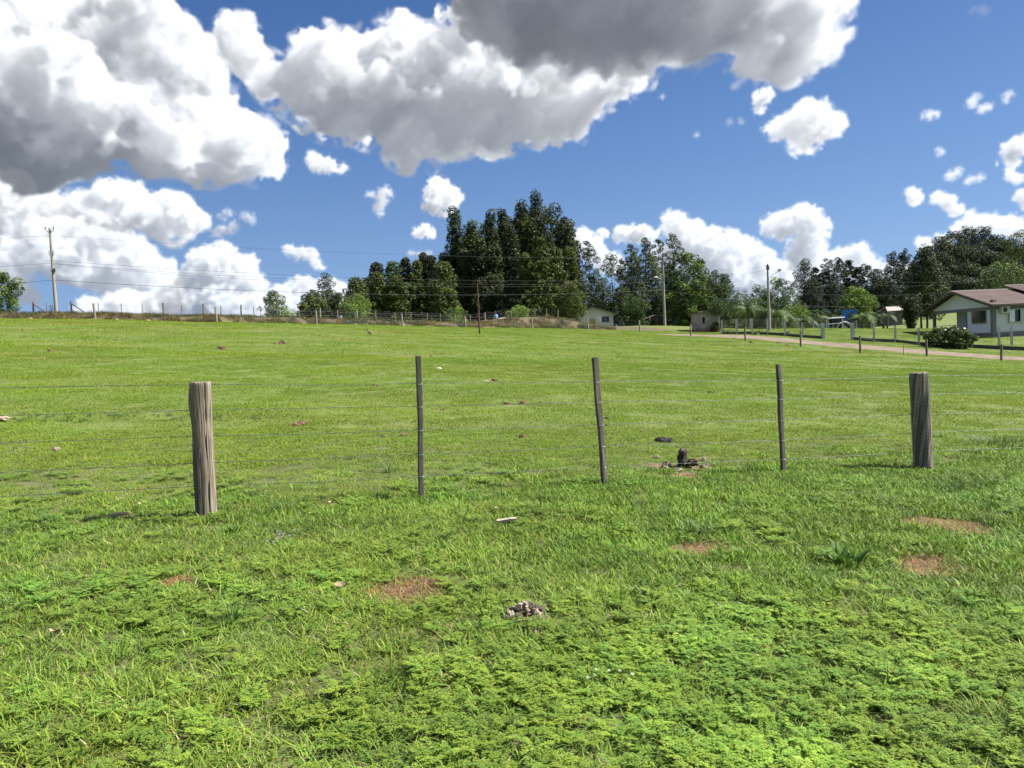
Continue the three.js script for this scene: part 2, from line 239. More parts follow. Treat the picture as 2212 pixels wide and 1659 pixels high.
const ground0 = (() => {   // thin-plate surface through those points
  const n = CTRL.length, m = n + 3, A = Array.from({ length: m }, () => new Float64Array(m + 1)), U = (r2) => (r2 < 1e-9 ? 0 : 0.5 * r2 * Math.log(r2));
  for (let i = 0; i < n; i++) {
    for (let j = 0; j < n; j++) A[i][j] = U((CTRL[i][0] - CTRL[j][0]) ** 2 + (CTRL[i][1] - CTRL[j][1]) ** 2);
    A[i][i] += 8; A[i][n] = A[n][i] = 1; A[i][n + 1] = A[n + 1][i] = CTRL[i][0]; A[i][n + 2] = A[n + 2][i] = CTRL[i][1]; A[i][m] = CTRL[i][2];
  }
  for (let c = 0; c < m; c++) { let b = c; for (let r = c; r < m; r++) if (Math.abs(A[r][c]) > Math.abs(A[b][c])) b = r; [A[c], A[b]] = [A[b], A[c]]; for (let r = 0; r < m; r++) if (r !== c) { const f = A[r][c] / A[c][c]; if (f) for (let k = c; k <= m; k++) A[r][k] -= f * A[c][k]; } }
  const w = A.map((r, i) => r[m] / r[i]);
  return (x, z) => { let s = w[n] + w[n + 1] * x + w[n + 2] * z; for (let i = 0; i < n; i++) { const r2 = (x - CTRL[i][0]) ** 2 + (z - CTRL[i][1]) ** 2; if (r2 > 1e-9) s += w[i] * 0.5 * r2 * Math.log(r2); } return s; };
})();
// the earth bank beyond the pasture: along the foot of the far fence
const BANK = [[-120, 690, 62], [0, 690, 62.4], [206, 690.6, 62.6], [468, 696.8, 63.6], [683, 700, 69.6], [870, 704.4, 74.6], [1006, 707.7, 79.6], [1151, 708.5, 84.6], [1271, 711.4, 84.8], [1330, 713, 84.6]].map(([x, y, d]) => { const p = at(x, y, d); return [p.x, p.z]; });
function bankAt(x, z) {   // [distance behind the foot of the bank, place along it]
  let best = 1e9, s = 0, bd = 0, bs = 0;
  for (let i = 0; i < BANK.length - 1; i++) {
    const [ax, az] = BANK[i], [bx, bz] = BANK[i + 1], dx = bx - ax, dz = bz - az, l = Math.hypot(dx, dz), t = clamp(((x - ax) * dx + (z - az) * dz) / (l * l)), ex = x - ax - t * dx, ez = z - az - t * dz, e = Math.hypot(ex, ez);
    if (e < best) { best = e; bd = (dx * ez - dz * ex) / l < 0 ? e : -e; bs = s + t * l; }
    s += l;
  }
  return [bd, bs, s];
}
function bankH(x, z) {
  if (z > -45 || z < -110 || x > 25) return 0;
  const [d, s, len] = bankAt(x, z);
  if (d < -0.5 || d > 12) return 0;
  const end = sstep(len - 0.5, len - 5, s), mound = Math.exp(-((s - (len - 8)) ** 2) / 22) * 0.8, h = (0.48 + 0.14 * noise(s * 0.25, 3) + 0.10 * noise(s * 0.9, 5) + mound) * end;
  return h * sstep(-0.15, 1.1 + mound * 1.4, d + 0.25 * noise(x * 0.8, z * 0.8)) * sstep(12, 4.5, d);
}
const stepZ = (x) => -14.2 - 0.18 * x + 0.5 * noise(x * 0.4, 9);
function ground(x, z) {
  const far = Math.hypot(x, z + 40), k = sstep(150, 330, far);
  let y = k < 1 ? ground0(clamp(x, -260, 260), clamp(z, -300, 120)) : 0;
  y = lerp(y, 0, k);
  y += 13 * Math.exp(-((x - 150) ** 2) / 3800 - ((z + 235) ** 2) / 3000);
  const near = 1 - sstep(60, 110, far);
  if (near > 0) {
    y += near * (0.05 * noise(x * 0.33, z * 0.33, 2) + 0.022 * noise(x * 0.7, z * 0.7, 7)) + sstep(-14, -9, z) * (0.02 * noise(x * 1.1, z * 1.1, 3) + 0.018 * noise(x * 2.6, z * 2.6, 1));
    y += bankH(x, z);
    const lz = stepZ(x), lx = sstep(-14, -11, x) * sstep(-3.2, -4.6, x);   // a low trodden step across the left of the pasture
    y += 0.06 * lx * (sstep(lz + 0.12, lz - 0.12, z) - 0.5) * Math.exp(-((z - lz) ** 2) / 3);
  }
  return y;
}
function hit(px, py, far = 200) {   // where the line of sight through a pixel meets the ground
  const d = ray(px, py), o = camera.position; let t0 = 0.5, t = t0;
  for (; t < far; t0 = t, t *= 1.02) { if (o.y + d.y * t < ground(o.x + d.x * t, o.z + d.z * t)) break; }
  let a = t0, b = t; for (let i = 0; i < 18; i++) { const m = (a + b) / 2; if (o.y + d.y * m < ground(o.x + d.x * m, o.z + d.z * m)) b = m; else a = m; }
  return V(o.x + d.x * b, ground(o.x + d.x * b, o.z + d.z * b), o.z + d.z * b);
}
function seenAt(x, y, z) { const q = V(x, y, z).sub(camera.position).applyQuaternion(camera.quaternion.clone().invert()); return [CX + FPX * q.x / -q.z, CY - FPX * q.y / -q.z, -q.z]; }
const ROAD = [[1455, 721.5, 76], [1538, 728.5, 69], [1640, 731, 65], [1756, 741, 60.5], [1839, 749, 57.5], [1922, 755, 55.5], [2021, 764.5, 53], [2121, 776, 50.3], [2240, 788, 48.3], [2500, 800, 46]].map(([x, y, d]) => { const p = at(x, y, d); return [p.x, p.z]; });
function roadDist(x, z) { let b = 1e9; for (let i = 0; i < ROAD.length - 1; i++) { const [ax, az] = ROAD[i], [bx, bz] = ROAD[i + 1], dx = bx - ax, dz = bz - az, t = clamp(((x - ax) * dx + (z - az) * dz) / (dx * dx + dz * dz)); b = Math.min(b, Math.hypot(x - ax - t * dx, z - az - t * dz)); } return b; }
// bare and dead patches of turf
const PATCH = [[880, 1277, 0.18], [1515, 1190, 0.16], [2045, 1135, 0.23], [2022, 1224, 0.20], [382, 1256, 0.07], [1930, 1006, 0.05], [1478, 1026, 0.14], [262, 1121, 0.10], [1420, 1003, 0.07], [1137, 1333, 0.045], [1476, 1008, 0.12]].map(([x, y, r]) => [hit(x, y), r]);
const patchK = (x, z, m = 0) => { let k = 1; for (const [p, r] of PATCH) k = Math.min(k, sstep(0.55, 1.25, Math.hypot((x - p.x) * 0.85, z - p.z) / (r + m) + 0.35 * noise(x * 9, z * 9, 4))); return k; };

// one sheet of ground out to the horizon
(() => {
  const spread = (lo, hi, fine, grow, most, end) => { const v = [lo]; let s = fine; while (v[v.length - 1] < end) { v.push(v[v.length - 1] + s); if (v[v.length - 1] > hi) s *= grow; s = Math.min(s, v[v.length - 1] > hi * 25 + 60 ? 1e9 : most); } return v; };
  const half = spread(0, 8, 0.14, 1.045, 0.8, 120); let s = 1; while (half[half.length - 1] < 2500) { half.push(half[half.length - 1] + s); s *= 1.3; }
  const xs = [...half.slice(1).map((v) => -v).reverse(), ...half];
  const zf = [8, 5, 3.5, 2, 1, 0, -0.6, -1.2]; let z = -1.5, dz = 0.09; while (z > -120) { zf.push(z); z -= dz; if (z < -9) dz = Math.min(dz * 1.02, 0.45); } s = 1; while (z > -3000) { zf.push(z); z -= s; s *= 1.28; }
  const zb = [2500, 900, 300, 120, 50, 25, 14]; const zs = [...zb, ...zf], nx = xs.length, nz = zs.length, P = new Float32Array(nx * nz * 3), C = new Float32Array(nx * nz * 3), idx = [];
  for (let j = 0; j < nz; j++) for (let i = 0; i < nx; i++) {
    const x = xs[i], zz = zs[j], o = (j * nx + i) * 3;
    P[o] = x; P[o + 1] = ground(x, zz); P[o + 2] = zz;
    const n = fbm(x * 0.22, zz * 0.22, 1, 4), n2 = noise(x * 3, zz * 3, 5), b = 1 + 0.22 * n + 0.2 * n2;
    let c = [0.092 * b, 0.124 * b, 0.018 * b]; if (zz > -11) c = [0.085 * b, 0.092 * b, 0.028 * b];
    const dry = sstep(0.10, 0.34, fbm(x * 0.13 + 4, zz * 0.2, 3, 4) + 0.18 * sstep(-10, -40, x + zz * 0.3)) * (zz < -14 ? 1 : 0.3);
    c = [lerp(c[0], 0.155 * b, dry * 0.5), lerp(c[1], 0.135 * b, dry * 0.5), lerp(c[2], 0.045 * b, dry * 0.5)];
    const pk = Math.hypot(x, zz) < 14 ? 1 - patchK(x, zz) : 0;
    if (pk > 0) c = [lerp(c[0], 0.165 * b, pk), lerp(c[1], 0.09 * b, pk), lerp(c[2], 0.04 * b, pk)];
    if (zz < -45 && zz > -110 && x < 25) { const [d] = bankAt(x, zz), k = sstep(-0.4, 0.2, d) * sstep(9, 6, d); if (k > 0) { const q = 1 + 0.6 * n2 + 0.3 * noise(x * 1.2, zz * 1.2, 8); c = [lerp(c[0], 0.085 * q, k), lerp(c[1], 0.066 * q, k), lerp(c[2], 0.034 * q, k)]; } }
    C[o] = c[0]; C[o + 1] = c[1]; C[o + 2] = c[2];
  }
  for (let j = 0; j < nz - 1; j++) for (let i = 0; i < nx - 1; i++) { const a = j * nx + i; idx.push(a, a + 1, a + nx, a + 1, a + nx + 1, a + nx); }
  const g = new THREE.BufferGeometry(); g.setAttribute('position', new THREE.BufferAttribute(P, 3)); g.setAttribute('color', new THREE.BufferAttribute(C, 3)); g.setIndex(idx); g.computeVertexNormals();
  solo('pasture_ground', g, vmat(0.95), 'green pasture ground rising to an earth bank', 'ground', null, 'structure');
})();
// the dirt road between the fences
(() => {
  const pts = new THREE.CatmullRomCurve3(ROAD.map(([x, z]) => V(x, 0, z))).getSpacedPoints(150), P = [], C = [], idx = [], W = 13;
  pts.forEach((p, i) => {
    const q = pts[Math.min(i + 1, 150)].clone().sub(pts[Math.max(i - 1, 0)]).normalize(), n = V(-q.z, 0, q.x);
    const wl = 2.1 + 0.4 * noise(i * 0.21, 1) + 0.2 * noise(i * 0.9, 2), wr = 2.1 + 0.4 * noise(i * 0.23, 5) + 0.2 * noise(i * 0.8, 8);
    for (let k = 0; k < W; k++) {
      const t = k / (W - 1) * 2 - 1, o = t * (t < 0 ? wl : wr), x = p.x + n.x * o, z = p.z + n.z * o, edge = Math.abs(k - (W - 1) / 2) === (W - 1) / 2;
      P.push(x, ground(x, z) + (edge ? -0.03 : 0.03 + 0.02 * noise(x * 1.5, z * 1.5, 3)), z);
      const b = 1 + 0.45 * noise(x * 1.1, z * 1.1, 6) + 0.35 * noise(x * 4, z * 4, 2), gr = sstep(0.12, 0.42, fbm(x * 0.7, z * 0.7, 11, 3)) * 0.7;
      C.push(lerp(0.165, 0.085, gr) * b, lerp(0.122, 0.10, gr) * b, lerp(0.088, 0.03, gr) * b);
    }
  });
  for (let i = 0; i < 150; i++) for (let k = 0; k < W - 1; k++) { const a = i * W + k; idx.push(a, a + 1, a + W, a + 1, a + W + 1, a + W); }
  const g = new THREE.BufferGeometry(); g.setAttribute('position', new THREE.Float32BufferAttribute(P, 3)); g.setAttribute('color', new THREE.Float32BufferAttribute(C, 3)); g.setIndex(idx); g.computeVertexNormals();
  solo('dirt_road', g, vmat(0.95), 'pinkish dirt road running between the two fences', 'road', null, 'structure');
})();
// ---------------------------------------------------------------- the near fence: two stout posts, three battens, five barbed wires
const woodV = vmat(0.9);
function oldPost(h, r0, r1, seed, o = {}) {   // a weathered round post, base at the origin
  const NA = 110, NH = 110, P = [], C = [], idx = [], twist = o.twist || 0;
  const rad = (a, t) => {
    const aa = a + twist * t, r = lerp(r0, r1, t);
    let d = 0.07 * noise(Math.cos(aa) * 1.6 + seed, Math.sin(aa) * 1.6, t * 2.4) + 0.028 * fbm(Math.cos(aa) * 7 + seed, Math.sin(aa) * 7, t * 4 + seed, 3) - 0.035 * Math.pow(Math.max(0, 1 - 7 * Math.abs(noise(Math.cos(aa) * 5, Math.sin(aa) * 5 + seed, t * 0.8))), 2);
    for (const [ga, w, dep, t0, t1] of o.grooves || []) { let e = Math.abs(Math.atan2(Math.sin(aa - ga - 0.12 * noise(t * 5, ga)), Math.cos(aa - ga - 0.12 * noise(t * 5, ga)))); d -= dep * (0.3 + 0.7 * sstep(-0.25, 0.3, noise(t * 7, ga * 9))) * Math.exp(-((e / w) ** 2)) * sstep(t0 - 0.03, t0 + 0.03, t) * sstep(t1 + 0.03, t1 - 0.03, t); }
    for (const [ba, bt, bw, bh, amp] of o.bumps || []) { const e = Math.atan2(Math.sin(a - ba), Math.cos(a - ba)); d += amp * Math.exp(-((e / bw) ** 2) - (((t - bt) / bh) ** 2)); }
    return r * (1 + d);
  };
  for (let j = 0; j <= NH; j++) for (let i = 0; i < NA; i++) {
    const t = j / NH, a = i / NA * 2 * Math.PI, r = rad(a, t), x = Math.cos(a) * r, z = Math.sin(a) * r, top = t > 0.97 ? (t - 0.97) / 0.03 : 0;
    P.push(x * (1 - 0.05 * top * top) + (o.bend || 0) * Math.sin(t * 3) , t * h + top * 0.012 * noise(x * 40, z * 40, seed), z * (1 - 0.05 * top * top));
    const aa = a + twist * t, g = fbm(Math.cos(aa) * 9 + seed, Math.sin(aa) * 9, t * 2.2, 4), st = sstep(0.08, 0.32, fbm(Math.cos(aa) * 2.2 + seed * 2, Math.sin(aa) * 2.2, t * 1.3, 3) + (o.stain || 0) + 0.3 * (o.dark || []).reduce((q, [da, dw, t0, t1]) => q + Math.exp(-((Math.atan2(Math.sin(a - da), Math.cos(a - da)) / dw) ** 2)) * sstep(t0 - 0.15, t0 + 0.1, t) * sstep(t1 + 0.15, t1 - 0.1, t), 0)), f = noise(Math.cos(aa) * 34, Math.sin(aa) * 34, t * 6);
    const crack = Math.exp(-((noise(Math.cos(aa) * 8 + seed, Math.sin(aa) * 8, t * 1.1) / 0.045) ** 2)) * 0.75 + Math.exp(-((noise(Math.cos(aa) * 17, Math.sin(aa) * 17 + seed, t * 2.3 + 5) / 0.05) ** 2)) * 0.4; let c = [0.215, 0.176, 0.132].map((v) => v * (1 - Math.min(0.85, crack))).map((v) => v * (1 + 1.1 * g + 0.6 * f + 0.35 * noise(Math.cos(aa) * 16, Math.sin(aa) * 16, t * 3 + seed)));
    c = c.map((v, k) => lerp(v, [0.052, 0.047, 0.044][k] * (1 + 0.5 * f), st * 0.85));
    const gry = sstep(-0.1, 0.3, fbm(Math.cos(aa) * 3, Math.sin(aa) * 3 + 9, t * 4, 3)) * (o.grey ?? 0.5); const l = (c[0] + c[1] + c[2]) / 3; c = c.map((v, k) => lerp(v, l * [1.02, 1, 0.95][k], gry));
    C.push(...c.map((v) => Math.max(0.015, v)));
  }
  for (let j = 0; j < NH; j++) for (let i = 0; i < NA; i++) { const a = j * NA + i, b = j * NA + (i + 1) % NA; idx.push(a, a + NA, b, b, a + NA, b + NA); }
  const rings = 5, base = P.length / 3; let prev = NH * NA;   // sawn top, a little sunk and cracked
  for (let q = 1; q <= rings; q++) {
    const k = 1 - q / rings, start = P.length / 3;
    for (let i = 0; i < NA; i++) { const a = i / NA * 2 * Math.PI, r = rad(a, 1) * 0.95 * k, x = Math.cos(a) * r, z = Math.sin(a) * r; P.push(x + (o.bend || 0) * Math.sin(3), h - 0.004 * (1 - k) + 0.010 * noise(x * 40, z * 40, seed) - 0.01 * Math.max(0, 1 - 9 * Math.abs(noise(x * 30, z * 30, seed + 3))), z); const f = 1 + 0.5 * noise(x * 60, z * 60); C.push(0.17 * f, 0.14 * f, 0.11 * f); }
    for (let i = 0; i < NA; i++) { const a = prev + i, b = prev + (i + 1) % NA, c = start + i, d = start + (i + 1) % NA; idx.push(a, c, b, b, c, d); }
    prev = start;
  }
  const g = new THREE.BufferGeometry(); g.setAttribute('position', new THREE.Float32BufferAttribute(P, 3)); g.setAttribute('color', new THREE.Float32BufferAttribute(C, 3)); g.setIndex(idx); g.computeVertexNormals(); return g;
}
function batten(h, w, d, seed, o = {}) {   // a thin sawn stake with worn edges
  const g = new THREE.BoxGeometry(w, h, d, 8, 70, 8); g.translate(0, h / 2, 0);
  const p = g.attributes.position;
  for (let i = 0; i < p.count; i++) {
    let x = p.getX(i), y = p.getY(i), z = p.getZ(i); const u = x / w * 2, v = z / d * 2, c = Math.pow(Math.pow(Math.abs(u), 8) + Math.pow(Math.abs(v), 8), 1 / 8), k = c > 0.01 ? Math.max(Math.abs(u), Math.abs(v)) / c : 1;
    x *= k; z *= k;
    const wv = 1 + 0.10 * noise(y * 3, seed) - 0.12 * Math.max(0, noise(y * 11, u * 2 + seed, v * 2)) * (Math.abs(u) > 0.7 ? 1 : 0.3) + 0.05 * noise(u * 5 + seed, y * 9, v * 5);
    x = x * wv + 0.010 * noise(y * 1.5, seed + 4); z = z * wv + 0.010 * noise(y * 1.4, seed + 8);
    for (const [ny, na] of o.notches || []) if (Math.abs(y - ny * h) < 0.012 && x * na > 0) x *= 0.72;
    if (y > h - 0.001) y += 0.008 * noise(x * 60, z * 60, seed);
    p.setXYZ(i, x, y, z);
  }
  g.computeVertexNormals();
  return paint(g, (x, y, z) => { const f = fbm(x * 60 + seed, y * 3.5, z * 60, 4), s = noise(x * 25, y * 1.4, z * 25 + seed), gr = noise(y * 40, x * 12, z * 12), b = 1 + 0.7 * f + 0.35 * s + 0.2 * gr, w2 = sstep(0.1, 0.4, fbm(x * 30, y * 2.2 + seed, z * 30, 3)); return [lerp(0.070, 0.155, w2) * b, lerp(0.060, 0.135, w2) * b, lerp(0.052, 0.112, w2) * b].map((v) => Math.max(0.014, v)); });
}
const fenceNear = thing('wire_fence', 'near barbed wire fence of two stout weathered posts and three thin stakes', 'fence');
const wireMat = mat(0.16, 0.17, 0.17, 0.5, { metalness: 0.7 }), tieMat = mat(0.5, 0.5, 0.48, 0.4, { metalness: 0.8 });
const stand = (geo, name, b, t, turn, m, parent = fenceNear) => { const o = part(name, geo, m, parent), d = t.clone().sub(b); o.position.copy(b); o.quaternion.setFromUnitVectors(V(0, 1, 0), d.normalize()).multiply(new THREE.Quaternion().setFromAxisAngle(V(0, 1, 0), turn)); return o; };
const FP = { a: [at(446, 1113, 6.4), at(433, 825, 6.4)], b: [at(911, 1079, 7.07), at(904, 769, 7.07)], c: [at(1308, 1052, 7.65), at(1285, 772, 7.65)], d: [at(1693, 1024, 8.23), at(1681, 787, 8.23)], e: [at(1995, 1013, 8.58), at(1985, 805, 8.58)] };
for (const k in FP) { const [b, t] = FP[k], g = ground(b.x, b.z), d = t.clone().sub(b); b.addScaledVector(d, (g - 0.04 - b.y) / d.y); }
const len = (k) => FP[k][0].distanceTo(FP[k][1]);
stand(oldPost(len('a'), 0.090, 0.083, 3, { stain: -0.02, grey: 0.2, dark: [[2.1, 0.45, 0.0, 0.5], [2.5, 0.4, 0.55, 1.1], [1.45, 0.15, 0.05, 0.4]], grooves: [[0.85, 0.05, 0.34, 0, 1.1], [0.5, 0.03, 0.12, 0.1, 0.8], [1.62, 0.04, 0.05, 0.55, 1.1], [2.2, 0.05, 0.04, 0.6, 1.1], [2.9, 0.06, 0.04, 0.1, 0.6]], bumps: [[3.0, 0.86, 1.0, 0.11, 0.22], [2.8, 0.64, 0.8, 0.08, -0.05], [0.3, 0.92, 0.6, 0.1, 0.08], [1.3, 0.75, 0.35, 0.16, -0.06], [0.2, 0.7, 0.5, 0.06, -0.05]] }), 'post', ...FP.a, 0, woodV).userData.label = 'pale weathered stout post with a bulge and long cracks';
stand(oldPost(len('e'), 0.104, 0.101, 11, { stain: 0.17, grey: 0.75, twist: 1.5, grooves: [[0.75, 0.07, 0.2, 0.5, 1.1], [1.4, 0.05, 0.08, 0.1, 0.9], [2.4, 0.05, 0.08, 0, 0.8]] }), 'post', ...FP.e, 0, woodV).userData.label = 'darker grey stout post with twisting grain';
const bat = { b: stand(batten(len('b'), 0.050, 0.045, 2, { notches: [[0.82, 1], [0.66, 1]] }), 'stake', ...FP.b, 0.35, woodV), c: stand(batten(len('c'), 0.060, 0.045, 7), 'stake', ...FP.c, 0.5, woodV), d: stand(batten(len('d'), 0.054, 0.042, 15, { notches: [[0.86, 1], [0.7, -1], [0.55, 1], [0.38, -1]] }), 'stake', ...FP.d, 0.4, woodV) };
const wireY = { a: [830.6, 886, 942, 1000, 1050], b: [828, 877, 928, 980, 1027], c: [824, 867, 917, 963, 1008], d: [820, 861, 906, 950, 991], e: [812, 852, 895, 935, 976] };
for (let k = 0; k < 5; k++) {
  const rn = rng(900 + k), q = ['a', 'b', 'c', 'd', 'e'].map((n) => { const [b, t] = FP[n], px = seenAt(...lerpV(b, t, 0.5))[0]; const dep = -lerpV(b, t, 0.5)[2]; return at(px, wireY[n][k], dep); });
  const ext = (A, B, m) => A.clone().addScaledVector(A.clone().sub(B).normalize(), m), L = ext(q[0], q[4], 5), Rr = ext(q[4], q[0], 7);
  const pts = [L, q[0].clone().lerp(L, 0.5).add(V(0, -0.012, 0)), q[0]]; for (let i = 1; i < 5; i++) pts.push(q[i - 1].clone().lerp(q[i], 0.5).add(V(0, -0.012 * rn(), 0)), q[i]); pts.push(q[4].clone().lerp(Rr, 0.5).add(V(0, -0.015, 0)), Rr);
  const cv = new THREE.CatmullRomCurve3(pts), total = cv.getLength(), gs = [];
  for (const ph of [0, Math.PI]) { const tw = []; const N = 420; for (let i = 0; i <= N; i++) { const p = cv.getPointAt(i / N), a = i * 0.9 + ph; tw.push(p.add(V(0, Math.cos(a) * 0.0016, Math.sin(a) * 0.0016))); } gs.push(new THREE.TubeGeometry(new THREE.CatmullRomCurve3(tw), N, 0.0013, 4)); }
  for (let s = 0.05 + rn() * 0.1; s < total; s += 0.125) { const p = cv.getPointAt(s / total); for (const sg of [1, -1]) { const d = V((rn() - 0.5) * 0.6, sg, rn() - 0.5).normalize().multiplyScalar(0.013); gs.push(rod(p.clone().sub(d), p.clone().add(d), 0.0011, 0.0007, 4)); } gs.push(rod(p.clone().add(V(-0.006, 0, 0)), p.clone().add(V(0.006, 0, 0)), 0.0028, 0.0028, 6)); }
  for (const g of gs) g.deleteAttribute('uv');
  part('barbed_wire', mergeGeometries(gs), wireMat, fenceNear);
  for (const n of ['b', 'c', 'd']) { const p = q[['a', 'b', 'c', 'd', 'e'].indexOf(n)], o = bat[n]; o.updateMatrixWorld(true); const l = o.worldToLocal(p.clone()); const tg = new THREE.TorusGeometry(0.031, 0.0013, 5, 22); tg.rotateX(Math.PI / 2 + 0.25); tg.translate(0, l.y, 0); part('wire_tie', tg, tieMat, o); }
}
function lerpV(a, b, t) { return [lerp(a.x, b.x, t), lerp(a.y, b.y, t), lerp(a.z, b.z, t)]; }
// ---------------------------------------------------------------- grass, weeds and ferny leaves
const GREENS = [[0.195, 0.300, 0.034], [0.155, 0.260, 0.030], [0.230, 0.320, 0.038], [0.105, 0.200, 0.028], [0.280, 0.350, 0.060], [0.135, 0.230, 0.045]];
const LUSH = [[0.165, 0.310, 0.028], [0.130, 0.265, 0.024], [0.205, 0.345, 0.032], [0.110, 0.225, 0.030], [0.24, 0.37, 0.05]];
const DRY = [[0.42, 0.34, 0.19], [0.34, 0.25, 0.13], [0.50, 0.43, 0.27], [0.27, 0.19, 0.10]];
class Soup {   // triangles with a colour each
  constructor() { this.p = []; this.c = []; }
  tri(a, b, c, col) { this.p.push(a[0], a[1], a[2], b[0], b[1], b[2], c[0], c[1], c[2]); for (let i = 0; i < 3; i++) this.c.push(col[0], col[1], col[2]); }
  geo() { const g = new THREE.BufferGeometry(); g.setAttribute('position', new THREE.Float32BufferAttribute(this.p, 3)); g.setAttribute('color', new THREE.Float32BufferAttribute(this.c, 3)); g.computeVertexNormals(); return g; }
}
function blade(s, x, z, h, w, lean, turn, col, seg = 3, y0 = -0.01) {   // a bent, tapering strip
  const dx = Math.cos(turn), dz = Math.sin(turn), ux = -dz * w / 2, uz = dx * w / 2; let L = null, Rr = null;
  for (let k = 0; k <= seg; k++) {
    const t = k / seg, b = lean * t * t * h, y = y0 + h * t * (1 - 0.28 * Math.min(1, lean) * t), f = k === seg ? 0 : 1 - 0.55 * t * t, cx = x + dx * b, cz = z + dz * b;
    const l = [cx - ux * f, y, cz - uz * f], r = [cx + ux * f, y, cz + uz * f];
    if (L) { if (k < seg) { s.tri(L, Rr, r, col); s.tri(L, r, l, col); } else s.tri(L, Rr, [cx, y, cz], col); }
    L = l; Rr = r;
  }
}
function tuft(seed, { n, rad, h, w, lean = [0.2, 1.3], pal = GREENS, dry = 0.06, seg = 3, spread = 1 }) {
  const r = rng(seed), s = new Soup();
  for (let i = 0; i < n; i++) {
    const q = rad * Math.sqrt(r()), a = r() * 6.283, d = r() < dry, p = d ? DRY : pal, c0 = p[Math.floor(r() * p.length)], v = 0.8 + 0.4 * r(), c = c0.map((k) => k * v);
    blade(s, Math.cos(a) * q, Math.sin(a) * q, lerp(h[0], h[1], Math.pow(r(), 1.5)) * (d ? 0.8 : 1), lerp(w[0], w[1], r()), lerp(lean[0], lean[1], r()), r() < spread ? r() * 6.283 : a, c, seg);
  }
  return s.geo();
}
function fern(seed, pal) {   // a flat rosette of finely cut leaves
  const r = rng(seed), s = new Soup(), nf = 6 + Math.floor(r() * 4);
  for (let f = 0; f < nf; f++) {
    const a = f / nf * 6.283 + r() * 0.6, L = 0.034 + 0.03 * r(), up = 0.5 + 1.3 * r(), dx = Math.cos(a), dz = Math.sin(a), c0 = pal[Math.floor(r() * pal.length)], roll = (r() - 0.5) * 1.8;
    const axis = (t) => [dx * L * t, 0.004 + L * (up * t - 0.55 * up * t * t) + 0.01, dz * L * t];
    const n = 6;
    for (let k = 1; k <= n; k++) for (const sd of [-1, 1]) {
      const t = k / n, A = axis(t), pl = L * 0.46 * Math.sin(Math.PI * Math.pow(1 - t * 0.86, 0.8)) * (0.8 + 0.4 * r()), fx = dx * 0.55 - dz * sd, fz = dz * 0.55 + dx * sd, fl = 1 / Math.hypot(fx, fz), v = 0.78 + 0.45 * r(), c = c0.map((q) => q * v);
      const m = 2;
      for (let q = 1; q <= m; q++) for (const e of [-1, 0, 1]) {
        if (e === 0 && q < m) continue;
        const u = q / m * pl, B = [A[0] + fx * fl * u * 0.8, A[1] + roll * sd * u * 0.5 + (r() - 0.5) * 0.004, A[2] + fz * fl * u * 0.8], ang = Math.atan2(fz, fx) + e * 0.9, ll = 0.008 + 0.006 * r(), gx = Math.cos(ang), gz = Math.sin(ang), w = 0.0036;
        const tip = [B[0] + gx * ll, B[1] + 0.004 * (r() - 0.3), B[2] + gz * ll];
        s.tri([B[0] + gz * w, B[1], B[2] - gx * w], [B[0] - gz * w, B[1], B[2] + gx * w], tip, c);
      }
    }
  }
  return s.geo();
}
const grassM = leafMat(0.42, 0.55, [1, 1, 1], 0.3), farGrassM = leafMat(0.42, 0.7, [1, 1, 1], 0.15), fernM = leafMat(0.42, 0.6, [1, 1, 1], 0.25), dryM = leafMat(0.25, 0.8);
function scatter(name, geos, list, material, label) {   // list of [x, z, scale, variant, tint, squash]
  const up = V(0, 1, 0), q = new THREE.Quaternion(), q2 = new THREE.Quaternion(), m = new THREE.Matrix4(), r = rng(list.length + 17), col = new THREE.Color();
  geos.forEach((g, v) => {
    const mine = list.filter((e) => e[3] === v); if (!mine.length) return;
    const im = new THREE.InstancedMesh(g, material, mine.length); im.name = numbered(name); im.castShadow = im.receiveShadow = true;
    mine.forEach(([x, z, s, , t, sq = 1], i) => {
      const y = ground(x, z), e = 0.3, n = V(ground(x - e, z) - ground(x + e, z), 2 * e, ground(x, z - e) - ground(x, z + e)).normalize();
      q.setFromUnitVectors(up, n).multiply(q2.setFromAxisAngle(up, r() * 6.283));
      m.compose(V(x, y, z), q, V(s, s * sq, s)); im.setMatrixAt(i, m); im.setColorAt(i, col.setRGB(t[0], t[1], t[2]));
    });
    tag(im, label, 'grass', null, 'stuff'); scene.add(im);
  });
}
const tint = (x, z, f, seed, amp = 0.22) => { const n = noise(x * f, z * f, seed), m = noise(x * f * 3.1, z * f * 3.1, seed + 4), b = 1 + amp * (n + 0.7 * m), y = 0.16 * noise(x * f * 0.6 + 7, z * f * 0.6, seed + 9); return [b * (1 + y), b, b * (1 - y)]; };
const wide = (z) => 0.75 * -z + 1.1;
